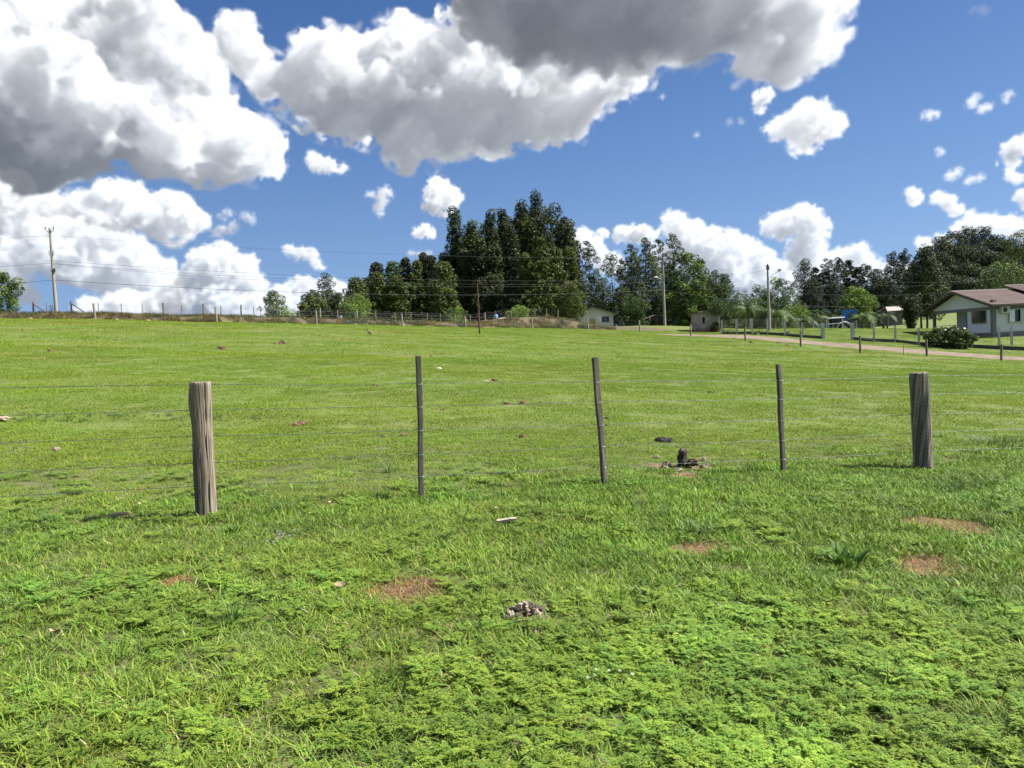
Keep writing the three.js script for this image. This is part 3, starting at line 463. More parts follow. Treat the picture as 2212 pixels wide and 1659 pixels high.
(() => {
  const r = rng(5), G = [], F = [], B = [], T = [], Dr = [];
  const gv = [1, 2, 3, 4].map((k) => tuft(k * 13, { n: 95, rad: 0.14, h: [0.02, 0.085], w: [0.0032, 0.007], lean: [0.3, 1.7] }));
  const bv = [1, 2, 3].map((k) => tuft(k * 29, { n: 34, rad: 0.12, h: [0.04, 0.11], w: [0.006, 0.012], pal: LUSH, dry: 0.03, lean: [0.1, 1.0] }));
  const tv = [1, 2].map((k) => tuft(k * 57, { n: 46, rad: 0.07, h: [0.10, 0.24], w: [0.003, 0.006], pal: [[0.115, 0.21, 0.06], [0.14, 0.235, 0.075], [0.10, 0.18, 0.05]], lean: [0.2, 1.1], spread: 0.4, seg: 4 }));
  const FP1 = [[0.215, 0.335, 0.044], [0.255, 0.37, 0.052], [0.175, 0.295, 0.048], [0.285, 0.385, 0.062]];
  const fv = [1, 2, 3, 4].map((k) => fern(k * 31, FP1));
  const dv = [1, 2].map((k) => tuft(k * 71, { n: 16, rad: 0.15, h: [0.02, 0.06], w: [0.002, 0.005], dry: 1, lean: [1.5, 4] }));
  const inFrame = (x, z) => seenAt(x, ground(x, z), z);
  const area = (zA, zB, dens, f) => { const N = Math.round(dens * Math.abs((0.75 * (zA * zA - zB * zB)) + 2.2 * (zB - zA))); for (let i = 0; i < N; i++) { const z = -Math.sqrt(lerp(zA * zA, zB * zB, r())), x = (r() * 2 - 1) * wide(z); f(x, z); } };
  area(-1.9, -12, 105, (x, z) => {
    const [px, py] = inFrame(x, z), pk = patchK(x, z, 0.10), rr = r();
    if (rr > 0.12 + pk) return;
    const fence = Math.exp(-(((py - lerp(1120, 1000, px / 2200)) / 55) ** 2));
    const lush = clamp(sstep(900, 1500, px) * sstep(-50, 0, py - lerp(1130, 1000, px / 2200)) * sstep(1420, 1180, py) + 0.45 * fence + 0.5 * noise(x * 0.8, z * 0.8, 3));
    const rel = py - lerp(1130, 1000, px / 2200), short = sstep(25, -40, rel) * (1 - 0.35 * fence);
    G.push([x, z, lerp(1.0, 0.62, short) * (0.75 + 0.5 * r()), Math.floor(r() * 4), tint(x, z, 1.4, 2, 0.34).map((v, k) => v * lerp(1, [1.06, 1.03, 0.95][k], short)), lerp(0.95, 0.7, short)]);
    if (r() < lush * 0.75 * (1 - short)) B.push([x, z, 0.7 + 0.6 * r(), Math.floor(r() * 3), tint(x, z, 1.2, 6, 0.34), 0.9]);
  });
  area(-1.9, -8.5, 230, (x, z) => {
    const [px, py] = inFrame(x, z); if (r() > patchK(x, z, 0.06)) return;
    const k = clamp(0.015 + 0.72 * sstep(1250, 1450, py) * sstep(600, 1500, px) + 0.16 * sstep(1200, 1350, py) + 0.05 * sstep(1080, 1200, py) + 0.85 * fbm(x * 0.9, z * 0.9, 12, 3));
    if (r() < k) F.push([x, z, 0.55 + 0.65 * r(), Math.floor(r() * 4), tint(x, z, 1.6, 15, 0.34), 0.8 + 0.5 * r()]);
  });
  area(-2.2, -11, 5, (x, z) => { const n = fbm(x * 0.55 + 3, z * 0.55, 21, 3), [px, py] = inFrame(x, z), fence = Math.exp(-(((py - lerp(1130, 990, px / 2200)) / 45) ** 2)); if (py - lerp(1130, 1000, px / 2200) > -28 && r() < 0.10 + n * 1.2 + 0.25 * fence && r() < patchK(x, z)) T.push([x, z, 0.55 + 0.5 * r(), Math.floor(r() * 2), tint(x, z, 1.1, 25)]); });
  area(-1.9, -9, 26, (x, z) => { const [px, py] = inFrame(x, z), k = 0.14 + 0.75 * sstep(1430, 1600, py) * sstep(1500, 600, px); if (r() < k) Dr.push([x, z, 0.6 + 0.5 * r(), Math.floor(r() * 2), tint(x, z, 1, 31)]); });
  for (let i = 0; i < 110; i++) { const x = -13.5 + 9.2 * r(), z = stepZ(x) + (r() - 0.5) * 0.35; T.push([x, z, 0.3 + 0.25 * r(), Math.floor(r() * 2), tint(x, z, 1.1, 25)]); }
  scatter('short_grass', gv, G, grassM, 'short green grass in front of and below the fence');
  scatter('broad_grass', bv, B, grassM, 'lush broad bladed grass along the fence');
  scatter('tall_grass', tv, T, grassM, 'taller thin grass tufts near the fence');
  scatter('ferny_weed', fv, F, fernM, 'low ferny weeds covering the foreground');
  scatter('dry_grass', dv, Dr, dryM, 'dry straw lying in the foreground grass');
  // the pasture and the lawns
  const mv = [1, 2, 3].map((k) => tuft(k * 91, { n: 170, rad: 0.34, h: [0.02, 0.06], w: [0.006, 0.011], seg: 2, lean: [0.3, 1.6], pal: [[0.195, 0.292, 0.030], [0.160, 0.258, 0.026], [0.230, 0.318, 0.038], [0.178, 0.264, 0.030]], dry: 0.015 }));
  const wv = [1, 2, 3].map((k) => tuft(k * 97, { n: 230, rad: 0.95, h: [0.02, 0.075], w: [0.012, 0.026], seg: 1, lean: [0.3, 1.6], pal: [[0.195, 0.292, 0.030], [0.160, 0.258, 0.026], [0.230, 0.318, 0.038], [0.178, 0.264, 0.030]], dry: 0.015 }));
  const M = [], Wd = [], brown = (x, z) => sstep(0.12, 0.36, fbm(x * 0.13 + 4, z * 0.2, 3, 4) + 0.18 * sstep(-10, -40, x + z * 0.3));
  const past = (x, z) => { const n = fbm(x * 0.16, z * 0.3, 40, 4), d = brown(x, z), t = tint(x, z, 0.35, 44, 0.16), dk = sstep(0.14, 0.34, fbm(x * 0.42, z * 0.8, 51, 3)), k = 1 - 0.12 * dk; return [t[0] * (1 + 0.25 * n) * lerp(1, 0.98, d) * k, t[1] * (1 + 0.2 * n) * lerp(1, 0.92, d) * k, t[2] * lerp(1, 0.9, d)]; };
  area(-8.8, -31, 13, (x, z) => { if (z > -11 && inFrame(x, z)[1] > lerp(1110, 975, inFrame(x, z)[0] / 2200)) return; if (patchK(x, z, 0.2) < 0.9) return; M.push([x, z, 0.7 + 0.5 * r(), Math.floor(r() * 3), past(x, z)]); });
  area(-29, -100, 2.5, (x, z) => {
    if (roadDist(x, z) < 1.35 + 0.5 * noise(x * 0.6, z * 0.6, 2)) return;
    if (z < -45 && x < 25) { const [d] = bankAt(x, z); if (d > -0.6) return; }
    Wd.push([x, z, 0.8 + 0.5 * r(), Math.floor(r() * 3), past(x, z)]);
  });
  scatter('pasture_grass', mv, M, farGrassM, 'short grazed grass of the pasture beyond the fence');
  scatter('far_grass', wv, Wd, farGrassM, 'short grass covering the far pasture and lawns');
  // dry growth on the bank
  const kv = [1, 2, 3].map((k) => tuft(k * 83, { n: 40, rad: 0.28, h: [0.10, 0.42], w: [0.010, 0.022], seg: 2, lean: [0.2, 1.4], dry: 0.42, pal: [[0.08, 0.10, 0.025], [0.10, 0.12, 0.03], [0.06, 0.05, 0.024]] }));
  const K = [];
  for (let i = 0; i < 9000; i++) {
    const s = Math.floor(r() * (BANK.length - 1)), t = r(), [ax, az] = BANK[s], [bx, bz] = BANK[s + 1], l = Math.hypot(bx - ax, bz - az); if (r() > l / 14) continue;
    const o = -0.15 + Math.pow(r(), 1.3) * 4.5, x = lerp(ax, bx, t) + (bz - az) / l * o, z = lerp(az, bz, t) - (bx - ax) / l * o; if (noise(x * 0.8, z * 0.8, 61) < -0.18) continue;
    const q = noise(x * 0.5, z * 0.5, 66), g = sstep(0.0, 0.3, noise(x * 0.35, z * 0.35, 71)); K.push([x, z, 0.6 + 0.6 * r(), Math.floor(r() * 3), [lerp(0.85, 0.6, g) * (1 + 0.5 * q), lerp(0.78, 0.75, g) * (1 + 0.4 * q), 0.7]]);
  }
  scatter('bank_grass', kv, K, dryM, 'dry brown grass and weeds growing on the earth bank');
})();
// ---------------------------------------------------------------- trees
const flowerM = mat(0.75, 0.74, 0.70, 0.8), barkG = vmat(0.95), crownM = { euc: leafMat(0.22, 0.6), bright: leafMat(0.35, 0.6) };
const PAL = {
  dark: [[0.036, 0.056, 0.020], [0.048, 0.068, 0.024], [0.058, 0.072, 0.026], [0.030, 0.046, 0.020], [0.074, 0.078, 0.032]],
  olive: [[0.084, 0.118, 0.026], [0.104, 0.136, 0.030], [0.066, 0.100, 0.024], [0.122, 0.144, 0.036]],
  mid: [[0.052, 0.094, 0.022], [0.070, 0.116, 0.026], [0.040, 0.074, 0.020], [0.090, 0.136, 0.032]],
  light: [[0.150, 0.240, 0.036], [0.190, 0.280, 0.044], [0.115, 0.200, 0.034], [0.215, 0.295, 0.055]],
  blue: [[0.034, 0.054, 0.026], [0.044, 0.064, 0.028], [0.028, 0.044, 0.022], [0.056, 0.072, 0.032]],
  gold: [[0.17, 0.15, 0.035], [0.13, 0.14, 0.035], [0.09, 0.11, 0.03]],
};
const SHAPE = {   // crown radius (0..1) over crown height (0..1)
  cone: (t) => Math.pow(1 - t * 0.98, 0.66) * (0.62 + 0.38 * sstep(0, 0.18, t)) * 1.04,
  spire: (t) => Math.pow(1 - t * 0.97, 0.85) * (0.7 + 0.3 * sstep(0, 0.1, t)) * 1.06,
  egg: (t) => Math.sqrt(Math.max(0, 1 - Math.pow(Math.abs(t - 0.42) / 0.6, 2.3))),
  round: (t) => Math.sqrt(Math.max(0, 1 - Math.pow(Math.abs(t - 0.5) / 0.52, 2.2))),
  column: (t) => Math.pow(Math.max(0, 1 - Math.pow(Math.abs(t - 0.45) / 0.58, 3)), 0.6) * (0.8 + 0.2 * Math.cos(t * 9)),
  flat: (t) => Math.pow(Math.max(0, 1 - Math.pow(Math.abs(t - 0.45) / 0.58, 2)), 0.45),
  drop: (t) => Math.pow(Math.max(0.02, t), 0.55) * Math.sqrt(Math.max(0, 1 - Math.pow(t, 7))),
};
function tree(name, label, group, p, h, w, o = {}) {
  const { shape = 'cone', pal = 'dark', base = 0.12, leaves = 7000, size = 0.34, clumps = 90, open = 0, seed = 1, droop = 0.6, bark = [0.12, 0.10, 0.085], lean = 0, mixPal = null, mixShare = 0, flowersAbove = 2, trunks = 1 } = o;
  const leafN = Math.round(leaves * 2.0), leafS = size * 0.66, r = rng(seed * 7919 + 13), t = thing(name, label, o.category || 'tree', p, 0, group), env = SHAPE[shape], H0 = base * h, H1 = h, s = new Soup(), wood = [], tips = [];
  const rr = 0.5 * w * (o.fat || 1.22), lx = lean * h, axis = (y) => V(lx * (y / h) ** 2 + 0.02 * h * Math.sin(y / h * 4 + seed) * (o.crook ?? 0.4), y, 0.02 * h * Math.cos(y / h * 3 + seed) * (o.crook ?? 0.4));
  const cl = [];
  for (let i = 0; i < clumps; i++) {
    const q = (i + r()) / clumps, tt = shape === 'flat' || shape === 'round' || shape === 'egg' ? q : lerp(1 - Math.sqrt(1 - q * 0.985), q, 0.55), a = i * 2.39996 + r() * 0.9, k = open ? 0.35 + 0.65 * r() : Math.sqrt(0.12 + 0.88 * r()), R0 = env(tt) * rr, ax = axis(H0 + tt * (H1 - H0));
    const cr = Math.max(size * 1.2, (o.clump || 0.16) * w * (0.6 + 0.7 * r()) * (0.55 + 0.45 * env(tt)) + (shape === 'cone' || shape === 'spire' ? 0.012 * h : 0)), rad = Math.max(0, R0 - cr * 0.55) * k;
    const c = V(ax.x + Math.cos(a) * rad, ax.y - cr * 0.35, ax.z + Math.sin(a) * rad);
    c.x += (r() - 0.5) * cr * 0.6; c.z += (r() - 0.5) * cr * 0.6;
    cl.push([c, cr, tt]);
    if (k > 0.5 && r() < 0.5) tips.push([c, tt]);
  }
  const vol = cl.map(([, cr]) => cr ** 2.2), sum = vol.reduce((a, b) => a + b, 0), P0 = PAL[pal], mp = mixPal && PAL[mixPal];
  cl.forEach(([c, cr, tt], ci) => {
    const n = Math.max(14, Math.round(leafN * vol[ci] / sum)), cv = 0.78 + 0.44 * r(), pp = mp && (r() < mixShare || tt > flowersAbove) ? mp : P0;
    for (let i = 0; i < n; i++) {
      const u = r() * 2 - 1, a = r() * 6.283, q = Math.cbrt(r() * 0.75 + 0.25), f = Math.sqrt(1 - u * u), X = c.x + Math.cos(a) * f * q * cr, Y = c.y + u * q * cr * (o.tall || 0.85), Z = c.z + Math.sin(a) * f * q * cr;
      const L = leafS * (0.6 + 0.8 * r()), c0 = pp[Math.floor(r() * pp.length)], v = cv * (0.7 + 0.6 * r()), col = [c0[0] * v, c0[1] * v, c0[2] * v];
      const b = r() * 6.283, dn = -droop * (0.3 + 0.9 * r()) + (1 - droop) * (r() - 0.4), d = [Math.cos(b) * (1 - Math.abs(dn) * 0.5), dn, Math.sin(b) * (1 - Math.abs(dn) * 0.5)], e = r() * 6.283, wd = [Math.cos(e) * L * 0.34, (r() - 0.5) * L * 0.4, Math.sin(e) * L * 0.34];
      const A = [X - wd[0], Y - wd[1], Z - wd[2]], B = [X + wd[0], Y + wd[1], Z + wd[2]];
      s.tri(A, B, [X + d[0] * L, Y + d[1] * L, Z + d[2] * L], col);
      if (o.quad) s.tri(B, A, [X - d[0] * L * 0.7, Y - d[1] * L * 0.7, Z - d[2] * L * 0.7], col);
    }
  });
  const bk = (g) => paint(g, (x, y, z) => { const v = 1 + 0.5 * noise(x * 3, y * 0.6, z * 3 + seed); return bark.map((b) => b * v); });
  const r0 = (o.trunk || 0.014) * h;
  for (let q = 0; q < trunks; q++) {
    const off = trunks > 1 ? V((q - (trunks - 1) / 2) * w * 0.12, 0, (r() - 0.5) * 0.3) : V(0, 0, 0), N = 7; let prev = axis(0).add(off).add(V(0, -0.4, 0));
    for (let i = 1; i <= N; i++) { const y = i / N * h * 0.88, c = axis(y).add(off.clone().multiplyScalar(1 - 0.6 * i / N + (trunks > 1 ? 1.5 * i / N : 0))); wood.push(rod(prev, c, r0 * (1 - 0.85 * (i - 1) / N) * (i === 1 ? 1.15 : 1), r0 * (1 - 0.85 * i / N), 8)); prev = c; }
  }
  for (const [c, tt] of tips.slice(0, o.limbs ?? 26)) { const y = Math.max(H0 * 0.8, c.y - (0.12 + 0.1 * r()) * h * (1 - 0.4 * tt)), A = axis(Math.min(y, 0.9 * h)), m = A.clone().lerp(c, 0.55).add(V(0, 0.03 * h * r(), 0)); wood.push(rod(A, m, r0 * 0.34 * (1 - 0.6 * tt), r0 * 0.2, 5), rod(m, c, r0 * 0.2, r0 * 0.07, 5)); }
  for (const g of wood) g.deleteAttribute('uv');
  part('trunk', bk(mergeGeometries(wood)), barkG, t);
  part('crown', s.geo(), pal === 'light' ? crownM.bright : crownM.euc, t);
  return t;
}
// placed by the top of the crown in the photograph, crown width in its pixels, and distance
let treeSeed = 1;
function plant(name, label, group, px, py, wpx, D, o = {}) {
  const top = at(px, py, D), g = ground(top.x, top.z), h = Math.max(1.2, top.y - g), foot = V(top.x - (o.lean || 0) * h, g, top.z);
  return tree(name, label, group, foot, h, wpx * D / FPX, { seed: ++treeSeed, ...o });
}
const GROVE = 'tall eucalyptus grove behind the bank';
for (const [x, y, w, D, sh = 'cone', lab] of [[982, 430, 66, 142, 'spire', 'narrow spire topped dark eucalyptus at the grove end facing the left pole'], [1014.5, 462, 62, 140], [1055, 440, 66, 143, 'cone'], [1083, 433, 56, 146, 'spire'], [1124, 413, 66, 147], [1156, 392, 62, 149, 'spire', 'tallest dark eucalyptus with a pointed top, rising above the whole grove'], [1190.6, 424, 80, 145, 'column', 'tall broad rounded dark eucalyptus at the grove end facing the small house'], [1218, 456, 56, 142, 'column'], [1100, 470, 60, 138], [1035, 500, 60, 137], [1145, 455, 60, 142], [1000, 520, 60, 138], [960, 535, 50, 140], [1070, 520, 60, 136], [1180, 490, 64, 138], [1235, 520, 46, 140], [1095, 452, 72, 150, 'column'], [1135, 436, 74, 152, 'column'], [1170, 428, 74, 151, 'column'], [1042, 472, 70, 148, 'column'], [1003, 490, 70, 146, 'column']])
  plant('eucalyptus_tree', lab || 'tall dark eucalyptus in the middle of the dense grove behind the bank', GROVE, x, y, w, D, { shape: sh, pal: 'dark', leaves: 12000, clumps: 140, base: 0.04, size: 0.60, mixPal: 'olive', mixShare: 0.3, clump: 0.2, trunk: 0.012, limbs: 18, fat: 1.34 });
for (const [x, y, w, D, pal = 'olive'] of [[1164.5, 513, 52, 122], [1135, 545, 44, 121], [1200, 534, 46, 124], [1229, 533, 46, 126], [816, 588, 44, 116], [857, 596, 46, 116], [952.6, 566, 62, 118], [965, 622, 50, 112], [848, 564, 50, 124, 'mid'], [814, 566, 46, 126, 'dark'], [876, 558, 40, 128, 'dark'], [900, 562, 40, 127, 'olive'], [913, 547, 36, 130, 'dark'], [930, 552, 40, 128, 'dark'], [767, 600, 52, 120, 'olive'], [792, 600, 40, 124, 'dark'], [1038, 600, 40, 122, 'dark'], [1110, 600, 50, 121, 'dark'], [1060, 590, 50, 124, 'dark'], [885, 610, 50, 118, 'mid']])
  plant('eucalyptus_tree', { olive: 'olive green young eucalyptus standing in front of the tall grove', mid: 'mid green young eucalyptus at the edge of the grove', dark: 'dark green young eucalyptus at the edge of the grove' }[pal], { olive: 'olive young eucalyptuses', mid: 'mid green young eucalyptuses', dark: 'dark young eucalyptuses' }[pal], x, y, w, D, { shape: 'egg', pal, leaves: 7000, clumps: 84, base: 0.03, size: 0.48, clump: 0.2, trunk: 0.012, limbs: 10 });
for (const [x, y, w, D] of [[665, 633, 44, 112], [678.5, 626, 34, 116], [707, 628, 44, 113], [732, 632, 40, 112], [690, 645, 44, 110], [655, 655, 30, 110]])
  plant('eucalyptus_tree', 'small rounded eucalyptus at the far end of the grove', 'small eucalyptuses at the end of the grove', x, y, w, D, { shape: 'egg', pal: 'olive', mixPal: 'dark', mixShare: 0.4, leaves: 3200, clumps: 46, base: 0.03, size: 0.38, clump: 0.22, limbs: 8 });
plant('eucalyptus_tree', 'lone rounded eucalyptus standing apart before white clouds', null, 588, 628, 50, 112, { shape: 'round', pal: 'olive', leaves: 4200, clumps: 46, base: 0.08, size: 0.36, clump: 0.24, limbs: 12 });
plant('shrub', 'pale green shrub beside the lone rounded eucalyptus', null, 622, 666, 42, 108, { category: 'shrub', shape: 'round', pal: 'light', leaves: 1500, clumps: 20, base: 0.0, size: 0.3, clump: 0.3, limbs: 4 });
plant('eucalyptus_tree', 'gangly open crowned tree rising above the small eucalyptuses', null, 705, 588, 42, 118, { shape: 'egg', pal: 'blue', leaves: 1900, clumps: 15, base: 0.48, size: 0.36, clump: 0.3, open: 1, trunk: 0.009, limbs: 15, lean: -0.02 });
plant('spreading_tree', 'light green flat topped spreading tree before the grove', null, 771.5, 636, 66, 108, { shape: 'flat', pal: 'light', mixPal: 'mid', mixShare: 0.4, leaves: 4200, clumps: 46, base: 0.1, size: 0.34, clump: 0.2, limbs: 14 });
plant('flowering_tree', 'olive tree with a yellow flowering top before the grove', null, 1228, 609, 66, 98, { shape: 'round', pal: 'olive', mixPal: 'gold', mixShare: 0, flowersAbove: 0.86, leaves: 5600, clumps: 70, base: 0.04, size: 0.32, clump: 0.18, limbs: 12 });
plant('shrub', 'bright green shrub growing by the grey roof behind the bank', null, 1120, 660, 50, 92, { category: 'shrub', shape: 'round', pal: 'light', leaves: 2600, clumps: 34, base: 0, size: 0.28, clump: 0.2, limbs: 12 });
plant('shrub', 'small green shrub right of the pale pole', null, 985, 660, 40, 96, { category: 'shrub', shape: 'round', pal: 'light', mixPal: 'mid', mixShare: 0.5, leaves: 1800, clumps: 24, base: 0, size: 0.28, clump: 0.22, limbs: 6 });
plant('eucalyptus_tree', 'open crowned eucalyptus beside the tall grove with sky showing through', null, 1268.7, 518, 44, 128, { shape: 'egg', pal: 'blue', leaves: 3000, clumps: 26, base: 0.35, size: 0.36, clump: 0.24, open: 1, trunk: 0.010, limbs: 18 });
plant('eucalyptus_tree', 'pale open eucalyptus behind the small white house', null, 1319.5, 546, 46, 130, { shape: 'egg', pal: 'olive', leaves: 3000, clumps: 28, base: 0.22, size: 0.36, clump: 0.22, open: 1, trunk: 0.010, limbs: 18 });
for (const [x, y, w, D, sh] of [[1364, 526, 40, 134, 'egg'], [1394, 510, 44, 132, 'egg'], [1421, 515, 36, 133, 'egg'], [1450, 501, 46, 130, 'egg'], [1369, 547, 40, 126, 'egg'], [1345, 560, 34, 130, 'egg'], [1408, 548, 46, 127, 'egg']])
  plant('eucalyptus_tree', 'loose crowned eucalyptus in the clump behind the middle pole', 'loose eucalyptuses behind the middle pole', x, y, w, D, { shape: sh, pal: 'blue', mixPal: 'olive', mixShare: 0.5, leaves: 3400, clumps: 34, base: 0.25, size: 0.38, clump: 0.22, open: 1, trunk: 0.010, limbs: 18 });
for (const [x, y, w, D] of [[1255, 600, 50, 124], [1300, 615, 56, 122], [1340, 620, 60, 121], [1385, 618, 56, 122], [1430, 620, 56, 120], [1285, 585, 44, 128], [1455, 590, 50, 122], [1275, 655, 70, 126], [1320, 650, 70, 128], [1365, 655, 70, 128], [1410, 650, 70, 127], [1450, 650, 70, 126], [1500, 660, 70, 122], [1545, 655, 70, 122]])
  plant('understory_tree', 'green understory tree below the loose eucalyptuses', 'understory trees behind the small house', x, y, w, D, { shape: 'round', pal: 'mid', mixPal: 'dark', mixShare: 0.4, leaves: 3400, clumps: 46, base: 0, size: 0.38, clump: 0.2, limbs: 6 });
plant('shrub', 'tall dense hedge shrub between the small house and the lean-to', null, 1374, 638, 56, 104, { category: 'shrub', shape: 'column', pal: 'mid', leaves: 4600, clumps: 60, base: 0, size: 0.28, clump: 0.18, limbs: 4 });
plant('broadleaf_tree', 'large dark green broadleaf tree behind the middle utility pole', null, 1480, 546, 88, 108, { shape: 'round', pal: 'mid', mixPal: 'light', mixShare: 0.18, leaves: 9500, clumps: 110, base: 0.08, size: 0.34, clump: 0.13, droop: 0.3, quad: true, limbs: 30 });
plant('broadleaf_tree', 'leafy pale green broadleaf tree just right of the middle pole', null, 1495, 605, 96, 100, { shape: 'egg', pal: 'mid', mixPal: 'light', mixShare: 0.45, leaves: 7000, clumps: 74, base: 0.06, size: 0.34, clump: 0.13, droop: 0.3, open: 1, quad: true, limbs: 36 });
for (const [x, y, w, D] of [[1516, 562, 44, 118], [1546, 584, 46, 116], [1566, 591, 44, 112], [1555, 612, 50, 108], [1530, 600, 50, 112]])
  plant('broadleaf_tree', 'dark leafy tree in the group behind the brick shed', 'dark leafy trees behind the brick shed', x, y, w, D, { shape: 'egg', pal: 'mid', mixPal: 'dark', mixShare: 0.3, leaves: 4000, clumps: 50, base: 0.08, size: 0.34, clump: 0.19, limbs: 16 });
for (const [x, y, w, D, pal] of [[1599, 628, 60, 132, 'mid'], [1640, 617, 56, 134, 'mid'], [1620, 640, 60, 128, 'light'], [1585, 650, 50, 122, 'mid'], [1660, 632, 50, 128, 'mid'], [1700, 640, 60, 126, 'mid'], [1725, 655, 54, 120, 'light'], [1690, 668, 60, 112, 'light'], [1640, 665, 60, 118, 'mid'], [1600, 670, 50, 116, 'light']])
  plant('broadleaf_tree', pal === 'mid' ? 'mid green tree in the low belt behind the lawn' : 'light green tree in the low belt behind the lawn', pal === 'mid' ? 'mid green belt trees behind the lawn' : 'light green belt trees behind the lawn', x, y, w, D, { shape: 'round', pal, mixPal: 'olive', mixShare: 0.3, leaves: 3300, clumps: 44, base: 0.02, size: 0.36, clump: 0.19, limbs: 8 });
plant('broadleaf_tree', 'open branched tree right of the lamp pole', null, 1684, 599, 62, 116, { shape: 'egg', pal: 'mid', mixPal: 'light', mixShare: 0.35, leaves: 3200, clumps: 26, base: 0.3, size: 0.36, clump: 0.2, open: 1, limbs: 22, lean: 0.06 });
for (const [x, y, w, D, sh, op] of [[1735, 561, 46, 158, 'round', 0], [1761, 575, 30, 160, 'egg', 1], [1788, 557, 36, 160, 'egg', 1], [1814, 556, 36, 161, 'egg', 1], [1836, 559, 24, 163, 'egg', 1], [1852, 575, 32, 160, 'egg', 1], [1872, 569, 40, 161, 'egg', 1], [1896, 580, 40, 158, 'egg', 1], [1750, 600, 50, 156, 'round', 0], [1800, 610, 60, 158, 'round', 0], [1850, 615, 60, 158, 'round', 0], [1895, 612, 60, 156, 'round', 0]])
  plant('pine_tree', sh === 'egg' ? 'tall open crowned dark tree in the row behind the tractor' : 'rounded dark tree in the row behind the tractor', sh === 'egg' ? 'tall open dark trees behind the tractor' : 'rounded dark trees behind the tractor', x, y, w, D, { shape: sh, pal: 'blue', mixPal: 'dark', mixShare: 0.4, leaves: op ? 4200 : 5600, clumps: op ? 26 : 56, base: op ? 0.3 : 0.05, size: 0.42, clump: 0.24, open: op, trunk: 0.011, limbs: 16 });
plant('broadleaf_tree', 'bright light green tree beside the blue machine', null, 1849, 620, 74, 104, { shape: 'egg', pal: 'light', leaves: 6500, clumps: 70, base: 0.12, size: 0.30, clump: 0.16, droop: 0.25, quad: true, limbs: 24 });
plant('shrub', 'domed dark green shrub behind the tractor', null, 1761, 669, 62, 108, { category: 'shrub', shape: 'flat', pal: 'mid', leaves: 4000, clumps: 60, base: 0, size: 0.26, clump: 0.17, limbs: 4 });
for (const [x, y, w, D] of [[1928, 543, 44, 150], [1954, 537, 40, 150], [1940, 575, 56, 148], [1915, 600, 50, 146], [1970, 565, 44, 150]])
  plant('eucalyptus_tree', 'tall eucalyptus with sky showing between its boughs left of the dark conifer', 'eucalyptuses left of the dark conifer', x, y, w, D, { shape: 'egg', pal: 'blue', leaves: 4000, clumps: 38, base: 0.12, size: 0.42, clump: 0.2, open: 1, trunk: 0.011, limbs: 22 });
plant('conifer_tree', 'dark broad conifer with feathery boughs left of the white house', null, 1994, 522, 96, 100, { shape: 'cone', pal: 'dark', mixPal: 'olive', mixShare: 0.25, leaves: 13000, clumps: 130, base: 0.2, size: 0.34, clump: 0.13, trunk: 0.012, limbs: 34, trunks: 2 });
plant('shrub', 'dark clipped shrub narrowing to its foot left of the house', null, 1967, 632, 40, 90, { category: 'shrub', shape: 'drop', pal: 'dark', leaves: 4200, clumps: 60, base: 0.02, size: 0.24, clump: 0.22, limbs: 4 });
for (const [x, y, w, D] of [[2030, 511, 60, 215], [2058, 500, 56, 222], [2091, 490, 58, 228], [2119, 491, 56, 228], [2148, 508, 56, 225], [2070, 530, 70, 212], [2110, 530, 70, 214], [2145, 545, 70, 208], [2035, 545, 60, 205], [2085, 570, 76, 200], [2010, 560, 50, 200], [2130, 580, 70, 195], [2040, 590, 70, 190], [2090, 600, 70, 185], [2175, 520, 60, 220], [2210, 530, 60, 216], [2180, 570, 70, 200]])
  plant('hill_tree', 'dark tree on the wooded hill behind the white house', 'trees of the wooded hill', x, y, w, D, { shape: 'round', pal: 'blue', mixPal: 'olive', mixShare: 0.25, leaves: 8000, clumps: 70, base: 0.02, size: 0.60, clump: 0.2, limbs: 4 });
plant('broadleaf_tree', 'olive brown tree rising behind the house roof', null, 2208, 496, 96, 118, { shape: 'round', pal: 'olive', mixPal: 'gold', mixShare: 0.2, leaves: 7000, clumps: 90, base: 0.15, size: 0.36, clump: 0.15, limbs: 16 });
plant('broadleaf_tree', 'pale leafed tree over the roof of the white house', null, 2168, 566, 100, 98, { shape: 'flat', pal: 'mid', mixPal: 'light', mixShare: 0.3, leaves: 6000, clumps: 80, base: 0.25, size: 0.30, clump: 0.15, limbs: 20 });
plant('broadleaf_tree', 'leafy green tree at the left end of the bank', null, -34, 570, 112, 70, { shape: 'egg', pal: 'mid', mixPal: 'light', mixShare: 0.3, leaves: 9000, clumps: 90, base: 0.02, size: 0.24, clump: 0.13, droop: 0.4, quad: true, limbs: 26 });
plant('sapling', 'tiny sapling on the bank beside the left utility pole', null, 111, 661, 9, 69, { category: 'sapling', shape: 'egg', pal: 'mid', leaves: 160, clumps: 8, base: 0.2, size: 0.12, limbs: 6 });
// flower bush by the concrete fence
(() => { const D = 58.2, c = at(2052, 752, D), t = tree('shrub', 'low dense bush with white flowers in front of the house', null, V(c.x, ground(c.x, c.z), c.z), 1.6, 3.1, { category: 'shrub', shape: 'flat', pal: 'mid', mixPal: 'olive', mixShare: 0.45, leaves: 9000, clumps: 90, base: 0.0, size: 0.15, clump: 0.09, droop: 0.3, quad: true, limbs: 10, seed: 433 }); const r = rng(77); for (let i = 0; i < 12; i++) { const a = r() * 6.283, q = 0.4 + 0.9 * Math.sqrt(r()), g = new THREE.IcosahedronGeometry(0.07 + 0.05 * r(), 1); g.scale(1.3, 0.7, 1.3); const m = part('flower', rough(g, 0.02, 14, i), flowerM, t); m.position.set(Math.cos(a) * q * 0.9, 1.25 + 0.5 * r() - q * 0.2, Math.abs(Math.sin(a)) * q * 0.6); } })();
